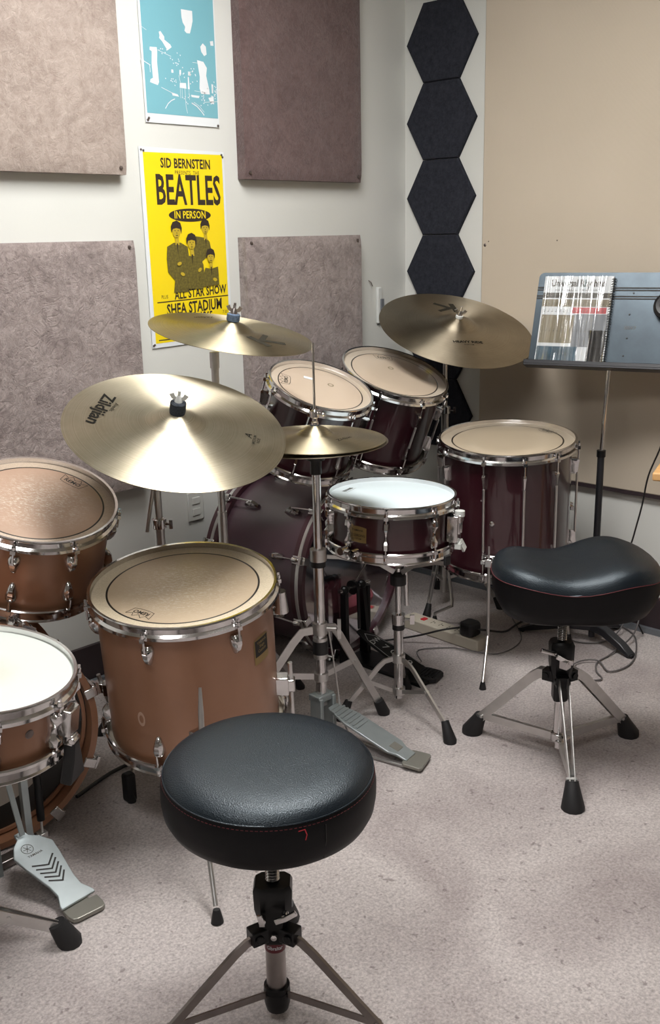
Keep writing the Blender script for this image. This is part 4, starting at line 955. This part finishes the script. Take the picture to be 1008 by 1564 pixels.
m = MB(); ring(m, HX, HY, .175, .0185, .02); m.box((HX, HY, .135), (.02, .02, .08)); m.build('brace_collar', 'brushed_chrome', hh)
hubz = .30
for f, n_ in (((1.888, 1.660, 0), 0), ((1.48, 1.83, 0), 1)):
    double_leg(hh, (HX, HY), f, hubz, .175, .25, False, .020, 'brushed_chrome', (.013, .018, .045), .42, .016, rise=.012)
m = MB()  # base frame under the pole
m.box((HX-.022, HY-.005, .062), (.012, .04, .124)); m.box((HX+.022, HY-.005, .062), (.012, .04, .124)); m.box((HX, HY, .12), (.056, .04, .018)); m.box((HX, HY-.01, .008), (.056, .05, .012)); m.build('base_frame', 'grey_pedal', hh, bevel=.003)
m = MB(); m.tube([(HX+.01, HY-.02, .30), (HX+.024, HY-.03, .17), (HX+.034, HY-.035, .06), (HX+.045, HY-.05, .015)], .0022, 6); m.build('tension_wire', 'brushed_chrome', hh)
def board(root, name, mat, p0, p1, wpts, th, zlift=0, Tonly=False):
    """pedal board from heel p0 to toe p1; wpts = [(fraction, half width)]"""
    p0, p1 = V(p0), V(p1); x = (p1-p0).normalized(); L = (p1-p0).length; nrm = V((0, 0, 1)); nrm = (nrm-x*nrm.dot(x)).normalized()
    T = frame(p0, nrm, x); out = [(f*L, w_) for f, w_ in wpts]+[(f*L, -w_) for f, w_ in reversed(wpts)]
    m = MB(); m.prism(out, 0, -th); o = m.build(name, mat, root, T, smooth=False, bevel=min(th*.3, .0015)); return o, T, L
o, Tb, L_ = board(hh, 'footboard', 'grey_pedal', (1.728, 1.432, .020), (HX+.012, HY-.025, .098), [(0, .022), (.12, .024), (.2, .034), (.75, .034), (.9, .024), (1, .018)], .006)
m = MB()
for i in range(8): m.box((.15+i*.012, 0, .001), (.005, .05, .002))
m.build('tread_ridges', 'grey_pedal', o, Tb)
m = MB(); m.box((.045, 0, .0008), (.026, .026, .0016)); m.build('embossed_pad', 'dull_pedal', o, Tb)
o, Th_, _ = board(hh, 'heel_plate', 'dull_pedal', (1.742, 1.395, .014), (1.724, 1.445, .018), [(0, .034), (.1, .040), (.9, .038), (1, .03)], .008)
m = MB(); m.tube([(1.735, 1.40, .006), (HX+.03, HY-.01, .006)], .003, 8); m.tube([(1.70, 1.43, .006), (HX-.03, HY-.01, .006)], .003, 8); m.build('base_rod', 'brushed_chrome', hh)

# snare stand (maroon kit)
SX, SY = 1.938, 1.650
ss = empty('snare_stand', (SX, SY, 0), 'chrome snare stand holding up the maroon snare drum', 'snare stand', 'snare stands')
for f in ((1.786, 1.722, 0), (1.878, 1.428, 0), (2.045, 1.715, 0)):
    double_leg(ss, (SX, SY), f, .150, .055, .30, False, .013, 'brushed_chrome', (.010, .0185, .05), .45, .012, rise=.006)
m = MB(); m.tube([(SX, SY, .035), (SX, SY, .265)], .0125, 18); m.build('lower_tube', 'chrome', ss)
m = MB(); m.tube([(SX, SY, .25), (SX, SY, .405)], .0085, 16); m.build('upper_tube', 'chrome', ss)
m = MB(); ring(m, SX, SY, .262, .0175, .028); e_ = V((SX, SY, .262)); m.tube([e_, e_+HOR*.034-AWAY*.008], .004, 8); e_ = e_+HOR*.036-AWAY*.008; m.bar([e_-V((0, 0, .013)), e_+V((0, 0, .013))], .007, .012, HOR); cl_ = m.build('collar', 'chrome', ss)
m = MB(); ring(m, SX, SY, .240, .0165, .014); m.build('plastic_sleeve', 'black_plastic', cl_)
m = MB(); ring(m, SX, SY, .150, .018, .022); m.build('leg_collar', 'brushed_chrome', ss); m = MB(); ring(m, SX, SY, .055, .018, .018); m.build('brace_collar', 'brushed_chrome', ss)
m = MB(); m.lathe([(.008, .355), (.022, .36), (.022, .385), (.012, .395)], 14, Matrix.Translation((SX, SY, 0)), cap=True); m.build('basket_adjuster', 'black_plastic', ss)
m = MB(); e_ = V((SX, SY, .40)); m.tube([e_+HOR*.018+V((0, 0, .035)), e_+HOR*.022-V((0, 0, .10))], .0065, 10); m.build('tilt_handle', 'chrome', ss)
for dg in (75, 195, 315):
    a = camang(dg); d = V((math.cos(a), math.sin(a), 0)); bt = V((SC[0], SC[1], 0))
    rim = bt+d*.176; rim.z = .452; pts = [V((SX, SY, .395))+d*.012, V((SX, SY, .42))+d*.05, V((rim.x, rim.y, .438))-d*.03, V((rim.x, rim.y, .443))+d*.004]
    m = MB(); m.bar(pts, .010, .006, V((-d.y, d.x, 0)), widths=[.013, .011, .010, .010]); ar = m.build('basket_arm', 'brushed_chrome', ss)
    m = MB(); q = V((rim.x, rim.y, .452))+d*.009; m.bar([q-V((0, 0, .012)), q+V((0, 0, .014))], .02, .008, d); m.build('rubber_tip', 'black_rubber', ar, bevel=.002)

# tan snare stand: partly outside the picture
S2X, S2Y = .60, 1.62
s2 = empty('snare_stand', (S2X, S2Y, 0), 'snare stand at the left edge under the tan snare drum', 'snare stand', 'snare stands')
for f in ((.800, 1.478, 0), (.48, 1.46, 0), (.52, 1.82, 0)): double_leg(s2, (S2X, S2Y), f, .12, .05, .30, True, .022, 'brushed_chrome', (.016, .0245, .045), .5, .014)
m = MB(); m.tube([(S2X, S2Y, .035), (S2X, S2Y, .26)], .0125, 18); m.build('lower_tube', 'chrome', s2)
m = MB(); m.tube([(S2X, S2Y, .25), (S2X+.02, S2Y, .345)], .0085, 16); m.build('upper_tube', 'chrome', s2)
m = MB(); ring(m, S2X, S2Y, .26, .018, .03); ring(m, S2X, S2Y, .12, .018, .024); m.build('collar', 'chrome', s2)
for dg in (30, 150, 270):
    a = camang(dg); d = V((math.cos(a), math.sin(a), 0)); bt = V((.739, 1.627, .388))+d*.178
    m = MB(); m.bar([V((S2X+.02, S2Y, .335)), V((S2X+.02, S2Y, .345))+d*.04, bt-V((0, 0, .012))-d*.02, bt-V((0, 0, .010))], .011, .006, V((-d.y, d.x, 0))); ar = m.build('basket_arm', 'brushed_chrome', s2)
    m = MB(); q = bt+d*.008; m.bar([q-V((0, 0, .012)), q+V((0, 0, .014))], .02, .008, d); m.build('rubber_tip', 'black_rubber', ar, bevel=.002)

# ------------------------------------------------------------------ kick pedals
# pale pedal of the tan bass drum
HP = V((.856, 1.548, .014)); TPp = V((.868, 1.700, .088))
kp = empty('kick_pedal', (HP.x, HP.y, 0), 'pale grey kick pedal with black chevrons in front of the tan bass drum', 'drum pedal', 'kick pedals')
HP = V((.868, 1.552, .020)); TPp = V((.858, 1.735, .082))
o, Tb, L_ = board(kp, 'footboard', 'light_pedal', HP, TPp, [(0, .038), (.04, .038), (.16, .027), (.3, .028), (.62, .040), (.80, .045), (.93, .030), (1.0, .013), (1.08, .011)], .006)
# chevrons, ring mark and letters printed on the board
f0 = lambda x, y: V((x, y, .0006)); m = MB()
for i in range(5):
    x = .112-i*.012; polyline(m, [(x+.012, -.024+i*.0015), (x-.007, -.002), (x+.007, .026-i*.0015)], .0036, f0)
m.build('chevron_print', 'ink_black', o, Tb, smooth=False)
m = MB(); R0 = .0120; cxm = .162
polyline(m, [(cxm+R0*math.cos(t_), .010+R0*math.sin(t_)) for t_ in (2*PI*k/24 for k in range(25))], .0011, f0)
for k in range(3):
    a = rad(30+60*k); polyline(m, [(cxm-R0*.75*math.cos(a), .010-R0*.75*math.sin(a)), (cxm+R0*.75*math.cos(a), .010+R0*.75*math.sin(a))], .0011, f0)
text(m, 'YAMAHA', .0080, lambda x, y: V((.1425+y, .004-x, .0006)), 1.0, .01); lab(m.build('maker_mark', 'ink_grey', o, Tb, smooth=False), 'ring emblem and maker name')
o, Th_, _ = board(kp, 'heel_plate', 'dull_pedal', (.8665, 1.512, .012), (.8700, 1.566, .014), [(0, .026), (.08, .034), (.3, .037), (.75, .037), (.76, .020), (1, .020)], .009)
x = V((.105, .99, 0)).normalized(); y = V((-x.y, x.x, 0)); ft_ = V((.850, 1.768, 0))
m = MB(); m.box((.878, 1.66, .005), (.03, .20, .006)); m.build('base_plate', 'grey_pedal', kp, bevel=.001)
for s_ in (-1, 1):
    m = MB(); b = ft_+y*s_*.036; m.bar([b+V((0, 0, .0)), b+V((0, 0, .10)), b+V((0, 0, .225))], .018, .014, y, widths=[.026, .018, .014]); m.ball(b+V((0, 0, .228)), .011); m.build('post', 'grey_pedal', kp)
m = MB(); m.tube([ft_+y*.062+V((0, 0, .226)), ft_-y*.075+V((0, 0, .226))], .006, 12); m.build('axle', 'brushed_chrome', kp)
m = MB(); m.box(ft_+V((0, 0, .226)), (.026, .028, .032)); m.bar([ft_+V((0, 0, .21))-x*.012, TPp+V((0, 0, .004))], .012, .003, x); m.build('cam', 'grey_pedal', kp, bevel=.002)
m = MB(); q = ft_-y*.066; m.tube([q+V((0, 0, .215)), q+V((0, 0, .19))], .004, 8); m.tube([q+V((0, 0, .19)), q+V((0, 0, .085))], .0085, 12); m.build('spring', 'black_metal', kp)
m = MB(); m.tube([q+V((0, 0, .085)), q+V((0, 0, .045))], .003, 8); m.box(q+V((0, 0, .05)), (.018, .018, .012)); m.tube([q+V((0, 0, .05)), ft_-y*.036+V((0, 0, .045))], .006, 10); m.build('spring_anchor', 'brushed_chrome', kp, bevel=.001)
m = MB(); bt = ft_+V((0, 0, .235)); m.tube([bt, bt-x*.09+V((0, 0, .11))], .003, 8); sh = m.build('beater_shaft', 'chrome', kp); m = MB(); m.ball(bt-x*.09+V((0, 0, .125)), .022); m.build('beater', 'white_paper', sh)
m = MB(); m.box((ft_.x, ft_.y+.02, .012), (.10, .03, .016)); m.build('hoop_clamp', 'dark_chrome', kp, bevel=.002)

# black pedal of the maroon bass drum
dk = empty('kick_pedal', (2.14, 1.80, 0), 'black kick pedal with white lettering in front of the maroon bass drum', 'drum pedal', 'kick pedals')
m = MB(); m.box((2.125, 1.835, .006), (.10, .30, .012)); m.build('base_plate', 'black_metal', dk, bevel=.003)
o, Tb, L_ = board(dk, 'footboard', 'black_metal', (2.138, 1.735, .022), (2.098, 1.945, .105), [(0, .028), (.1, .032), (.5, .036), (.85, .026), (1, .010)], .006)
m = MB(); text(m, 'DW', .026, lambda x, y: V((.165+y, -x, .0006)), 1, .0); text(m, '7 0 0 0', .034, lambda x, y: V((.085+x*-1, 0+y*-1 if False else -y, .0006)), 1.1, .0)
polyline(m, [(.01, -.026), (.10, -.033), (.18, -.020), (.205, 0), (.18, .020), (.10, .033), (.01, .026)], .0016, f0); m.build('board_lettering', 'white_plastic', o, Tb, smooth=False)
o, Th_, _ = board(dk, 'heel_plate', 'black_rubber', (2.150, 1.675, .018), (2.135, 1.745, .020), [(0, .026), (.2, .036), (.7, .036), (1, .032)], .014)
m = MB()
for i in range(5): m.box((.012+i*.011, 0, .001), (.004, .05, .003))
m.build('heel_ridges', 'black_metal', o, Th_)
for s_ in (-1, 1): m = MB(); m.bar([(2.105+s_*.045, 1.965, 0), (2.105+s_*.045, 1.965, .10), (2.10+s_*.038, 1.965, .235)], .02, .014, (1, 0, 0), widths=[.035, .024, .02]); m.ball((2.10+s_*.038, 1.965, .235), .014); m.build('post', 'black_metal', dk)
m = MB(); m.tube([(2.04, 1.965, .235), (2.17, 1.965, .235)], .006, 12); m.ball((2.165, 1.965, .235), .006); m.build('axle', 'chrome', dk)
m = MB(); m.tube([(2.165, 1.965, .225), (2.165, 1.965, .09)], .008, 10); m.build('spring', 'black_metal', dk)
m = MB(); m.lathe([(.004, -.006), (.022, -.006), (.022, .006), (.004, .006)], 18, frame((2.10, 1.965, .235), (1, 0, 0))); m.bar([(2.10, 1.946, .235), (2.098, 1.94, .11)], .01, .004, (0, 1, 0)); m.build('chain_sprocket', 'black_metal', dk)
m = MB(); m.tube([(2.10, 1.965, .24), (2.10, 1.90, .34)], .003, 8); sh = m.build('beater_shaft', 'chrome', dk); m = MB(); m.tube([(2.10, 1.885, .345), (2.10, 1.925, .365)], .018, 14); m.build('beater', 'black_felt', sh)

# ------------------------------------------------------------------ music stand, book, headphones
BL = V((2.611, 1.710, .865)); e = V((.27564, -.96126, 0)); nb = V((.96126, .27564, 0)); ups = (nb*math.sin(rad(20))+V((0, 0, 1))*math.cos(rad(20))).normalized()
dn = e.cross(ups).normalized()
if dn.dot(V((-1, -1, 0))) < 0: dn = -dn
Td = Matrix((e, ups, dn)).transposed().to_4x4(); Td.translation = BL
MSX, MSY = 2.705, 1.500
ms = empty('music_stand', (MSX, MSY, 0), 'music stand with grey metal desk in front of the beige wall panel', 'music stand')
DW, DH = .47, .282
rc = .016; out = [(0, 0), (DW, 0), (DW, DH-rc)]+[(DW-rc+rc*math.cos(t_), DH-rc+rc*math.sin(t_)) for t_ in (0.4, .8, 1.2, PI/2)]+[(rc+rc*math.cos(t_), DH-rc+rc*math.sin(t_)) for t_ in (PI/2, 1.95, 2.35, 2.75, PI)]
m = MB(); m.prism(out, -.002, 0); dk_ = m.build('desk', 'desk_metal', ms, Td, smooth=False)
m = MB()
for y in (.236, .229, .211, .204): m.box((DW/2, y, .0008), (DW, .0034, .0016))
m.build('pressed_grooves', 'ink_black', dk_, Td, smooth=False)
m = MB(); m.box((DW/2, -.004, .018), (DW+.006, .010, .040)); m.box((DW/2, .002, .037), (DW+.006, .012, .003)); m.build('ledge', 'gloss_black_leg', ms, Td, bevel=.002)
m = MB(); text(m, '00X7', .014, lambda x, y: V((.288+x, .118+y, .0006)), 1.1, .005); m.build('stencilled_number', 'ink_grey', dk_, Td, smooth=False)
m = MB()
for x, y in ((.285, .221), (.281, .158), (.282, .088), (.278, .036)): m.lathe([(0, .0012), (.0022, .001), (.003, 0)], 10, Matrix.Translation((x, y, .0002)))
m.build('rivets', 'black_metal', dk_, Td)
ptop = Td @ V((DW*.5+.005, .10, -.02))
m = MB(); m.tube([(MSX-.010, MSY, .02), (MSX-.006, MSY, .60)], .0105, 16); m.build('lower_tube', 'gloss_black_leg', ms)
ptop = V((MSX+.012, MSY-.01, .95))
m = MB(); m.tube([(MSX-.006, MSY, .60), (MSX+.004, MSY-.005, .84), ptop], .0065, 14); m.build('upper_tube', 'chrome', ms)
m = MB(); ring(m, MSX-.006, MSY, .605, .0135, .02); m.build('collar', 'black_metal', ms)
m = MB(); m.box((DW*.5-.01, .11, -.014), (.06, .07, .022)); m.build('desk_bracket', 'black_metal', ms, Td)
for f in ((2.640, 1.722), (2.672, 1.345), (2.862, 1.50)):
    d = V((f[0]-MSX, f[1]-MSY, 0)); L = d.length; d.normalize(); sd = V((-d.y, d.x, 0)); q = V((MSX-.008, MSY, 0))
    m = MB(); m.bar([q+V((0, 0, .055)), q+d*L*.35+V((0, 0, .050)), q+d*L*.75+V((0, 0, .026)), q+d*L+V((0, 0, .006))], .02, .030, sd, widths=[.026, .026, .022, .010]); lg = m.build('leg', 'gloss_black_leg', ms, bevel=.003)
    m = MB(); m.box(q+d*L*.97+V((0, 0, .005)), (.02, .02, .010)); m.build('foot_pad', 'black_rubber', lg, bevel=.002)
# book on the desk
bk = empty('spiral_music_book', Td @ V((.13, .004, .006)), 'spiral-bound rhythm book in a shiny plastic sleeve on the music stand', 'book')
Tk = Td @ Matrix.Translation((.022, .006, .0035)); BWd, BHt = .204, .262
m = MB(); m.box((BWd/2, BHt/2, .003), (BWd, BHt, .006)); m.build('pages', 'white_paper', bk, Tk, smooth=False)
m = MB(); fb = lambda x, y: V((x, y, .0064))
cols = {'grey': [], 'tan': [], 'red': [], 'blue': []}
for nm, mt, y0, y1, xa, xb in (('printed_band', 'ink_grey', .196, .212, 0, 1), ('printed_band', 'ink_tan', .170, .192, 0, 1), ('printed_band', 'red_plastic', .150, .168, .45, .95), ('printed_band', 'shoe_grey', .05, .148, .5, 1), ('printed_band', 'blue_cloth', .0, .05, 0, .6), ('printed_band', 'ink_tan', .06, .145, .02, .5), ('printed_band', 'cloth_black', .0, .10, .74, .98)):
    q = MB(); poly2(q, [(BWd*xa, y0), (BWd*xb, y0), (BWd*xb, y1), (BWd*xa, y1)], fb); q.build(nm, mt, bk, Tk, smooth=False)
m = MB(); text(m, 'Universal Rhythms', .029, lambda x, y: V((BWd*.5+x, .240+y, .0067)), .74, .03); text(m, 'FOR DRUMMERS  A COMPLETE SOURCE', .0075, lambda x, y: V((BWd*.5+x, .2195+y, .0067)), 1, .003)
rr = random.Random(2)
for y in (.204, .181, .159, .10):
    for i in range(16): x = .012+i*.0115; polyline(m, [(x, y-.004), (x, y+.004)], .0008, lambda a, b: V((a, b, .0067))); poly2(m, ell(x-.0015, y-.004, .0018, .0013, 8), lambda a, b: V((a, b, .0067)))
m.build('title_print', 'ink_grey', bk, Tk, smooth=False)
nx, ny = 30, 30; vs = []; fs = []
for j in range(ny+1):
    for i in range(nx+1):
        x = BWd*i/nx; y = BHt*j/ny; vs.append((x, y, .0085+.0016*math.sin(x*120+1.1*math.sin(y*18))*math.sin(y*7+.6)))
for j in range(ny):
    for i in range(nx): a = j*(nx+1)+i; fs.append((a, a+1, a+nx+2, a+nx+1))
m = MB(); m.add(vs, fs); lab(m.build('plastic_sleeve', 'crinkled_sleeve', bk, Tk, ang=180), 'crinkled glossy clear sleeve')
m = MB()
for i in range(34):
    y = .008+i*.0074; m.tube([(BWd-.005, y, .0075), (BWd-.001, y+.001, .010), (BWd+.006, y+.002, .007), (BWd+.006, y+.003, .001), (BWd-.001, y+.0035, .0)], .0009, 5)
m.build('spiral_binding', 'black_plastic', bk, Tk)
# headphones hanging on the desk's right half
hp = empty('headphones', Td @ V((.415, .19, .02)), 'round black headphones hanging on the right half of the music stand', 'headphones')
for x, y in ((.388, .178), (.388+.082, .172)):
    m = MB(); A = Matrix.Translation((x, y, .006)); m.lathe([(0, .016), (.018, .018), (.020, .026), (.030, .028), (.038, .022), (.040, .012), (.036, 0), (0, 0)], 30, Td @ A); cup = m.build('ear_cup', 'black_plastic', hp)
    m = MB(); m.lathe([(0, .0185), (.012, .0195), (.013, .018)], 20, Td @ A); m.build('driver_cover', 'gold_badge', cup)
m = MB(); m.tube([Td @ V((.388+.041+.045*math.cos(t_), .21+.07*math.sin(t_), .016)) for t_ in (PI*k/12 for k in range(13))], .005, 8); m.build('headband', 'black_plastic', hp)

# ------------------------------------------------------------------ small things
# wooden side table whose corner enters the picture on the right
tx, ty, tz = 2.43, 1.14, .60
O = V((2.385, 1.178, 0)); a_, b_ = HOR, AWAY
r = empty('side_table', O+HOR*.2+AWAY*.15, 'pale wooden table whose corner enters the picture at the right edge', 'table')
Tt = frame(O, (0, 0, 1), HOR*.9-AWAY*.43)
m = MB(); m.box((.20, .13, .638), (.40, .26, .022), Tt); m.build('table_top', 'wood_light', r, bevel=.004)
for x, y in ((.14, .05), (.34, .05), (.16, .21), (.34, .21)): m = MB(); m.box((x, y, .3135), (.03, .03, .627), Tt); m.build('leg', 'wood_light', r, bevel=.003)
# power strip and adapter
Tp = frame((2.424, 1.872, 0), (0, 0, 1), (-.04, -1, 0))
r = empty('power_strip', (2.424, 1.872, 0), 'cream power strip with red switch on the carpet below the maroon floor tom', 'power strip')
m = MB(); m.box((0, 0, .019), (.315, .058, .038), taper=.93) if False else m.box((0, 0, .019), (.315, .058, .038)); m.build('body', 'cream_plastic', r, Tp, bevel=.004)
m = MB(); m.box((-.085, 0, .0395), (.016, .020, .004)); m.build('switch', 'red_plastic', r, Tp, bevel=.001)
for i in range(6):
    m = MB(); x = -.045+i*.033
    m.box((x-.004, -.006, .0383), (.002, .007, .0008)); m.box((x-.004, .006, .0383), (.002, .009, .0008)); m.tube([(x+.006, 0, .0376), (x+.006, 0, .0387)], .0025, 8); m.build('socket', 'ink_grey', r, Tp, smooth=False)
ad = MB(); ad.loft([[V((x*s_, y*s_, z)) for x, y in ((-.026, -.020), (-.016, -.028), (.016, -.028), (.026, -.020), (.026, .020), (.016, .028), (-.016, .028), (-.026, .020))] for s_, z in ((.85, .038), (1, .045), (1, .075), (.85, .082))], Tp @ Matrix.Translation((.105, 0, 0)))
tag(ad.build('plug_adapter', 'black_plastic', bevel=.002), 'black plug adapter standing in the cream power strip', 'plug')
def smooth_pts(P, k=6):
    P = [V(p) for p in P]; P = [P[0]]+P+[P[-1]]; out = []
    for i in range(1, len(P)-2):
        p0, p1, p2, p3 = P[i-1:i+3]
        for j in range(k):
            t_ = j/k; out.append(.5*((2*p1)+(p2-p0)*t_+(2*p0-5*p1+4*p2-p3)*t_*t_+(3*p1-p0-3*p2+p3)*t_**3))
    out.append(P[-2]); return out
def cable(pts, r_, mat, label):
    m = MB(); m.tube(smooth_pts(pts), r_, 8); o = m.build('cable', mat); tag(o, label, 'cable', 'cables on the carpet'); return o
cable([(2.425, 1.745, .06), (2.45, 1.72, .055), (2.55, 1.725, .02), (2.66, 1.752, .006), (2.80, 1.76, .005), (2.88, 1.80, .005)], .0035, 'cable_black', 'black cable running from the plug adapter towards the music stand feet')
cable([(2.408, 1.785, .062), (2.36, 1.83, .055), (2.325, 1.90, .028), (2.27, 1.985, .006), (2.235, 2.03, .005)], .0032, 'cable_black', 'black cable running from the plug adapter towards the black kick pedal')
cable([(2.22, 1.80, .004), (2.28, 1.86, .004), (2.36, 1.80, .004), (2.372, 1.76, .006), (2.42, 1.66, .004), (2.56, 1.67, .004), (2.70, 1.80, .004)], .0018, 'cable_grey', 'thin grey cable lying in front of the cream power strip')
cable([(1.085, 1.905, .006), (1.20, 1.938, .006), (1.32, 1.95, .006), (1.50, 2.02, .006), (1.70, 2.20, .006)], .0045, 'cable_black', 'thick black cable on the carpet behind the tan floor tom')
cable([(2.86, 1.42, .10), (2.78, 1.40, .03), (2.64, 1.40, .006), (2.56, 1.40, .005), (2.50, 1.37, .005), (2.46, 1.33, .005), (2.42, 1.37, .005), (2.44, 1.43, .005), (2.52, 1.44, .008), (2.56, 1.40, .010), (2.52, 1.34, .006), (2.60, 1.32, .005), (2.70, 1.35, .005), (2.82, 1.42, .006), (2.87, 1.50, .005)], .0024, 'cable_grey', 'loops of thin grey cable behind the saddle-shaped stool')
cable([(2.873, 1.44, .14), (2.80, 1.46, .02), (2.70, 1.47, .006), (2.66, 1.55, .005), (2.78, 1.62, .005)], .0022, 'cable_grey', 'thin cable crossing the carpet between the music stand foot and the wall')
c_ = MB(); c_.tube(smooth_pts([Td @ V((.42, .14, .012)), Td @ V((.43, .03, .05)), (2.66, 1.285, .74), (2.675, 1.30, .66), (2.70, 1.345, .56), (2.72, 1.37, .46), (2.74, 1.40, .36), (2.76, 1.43, .25), (2.80, 1.42, .10), (2.84, 1.40, .01)]), .0026, 8)
tag(c_.build('cable', 'cable_black'), 'thin black headphone cable hanging down from the music stand in front of the wall', 'cable')

# ------------------------------------------------------------------ world and view
W = D.worlds.new('world'); S.world = W; W.use_nodes = True
W.node_tree.nodes['Background'].inputs[0].default_value = (.8, .85, 1, 1); W.node_tree.nodes['Background'].inputs[1].default_value = .05
S.view_settings.view_transform = 'Standard'; S.view_settings.look = 'None'; S.view_settings.gamma = 1; S.view_settings.use_curve_mapping = False
S.view_settings.exposure = 0.28
S.cycles.max_bounces = 10
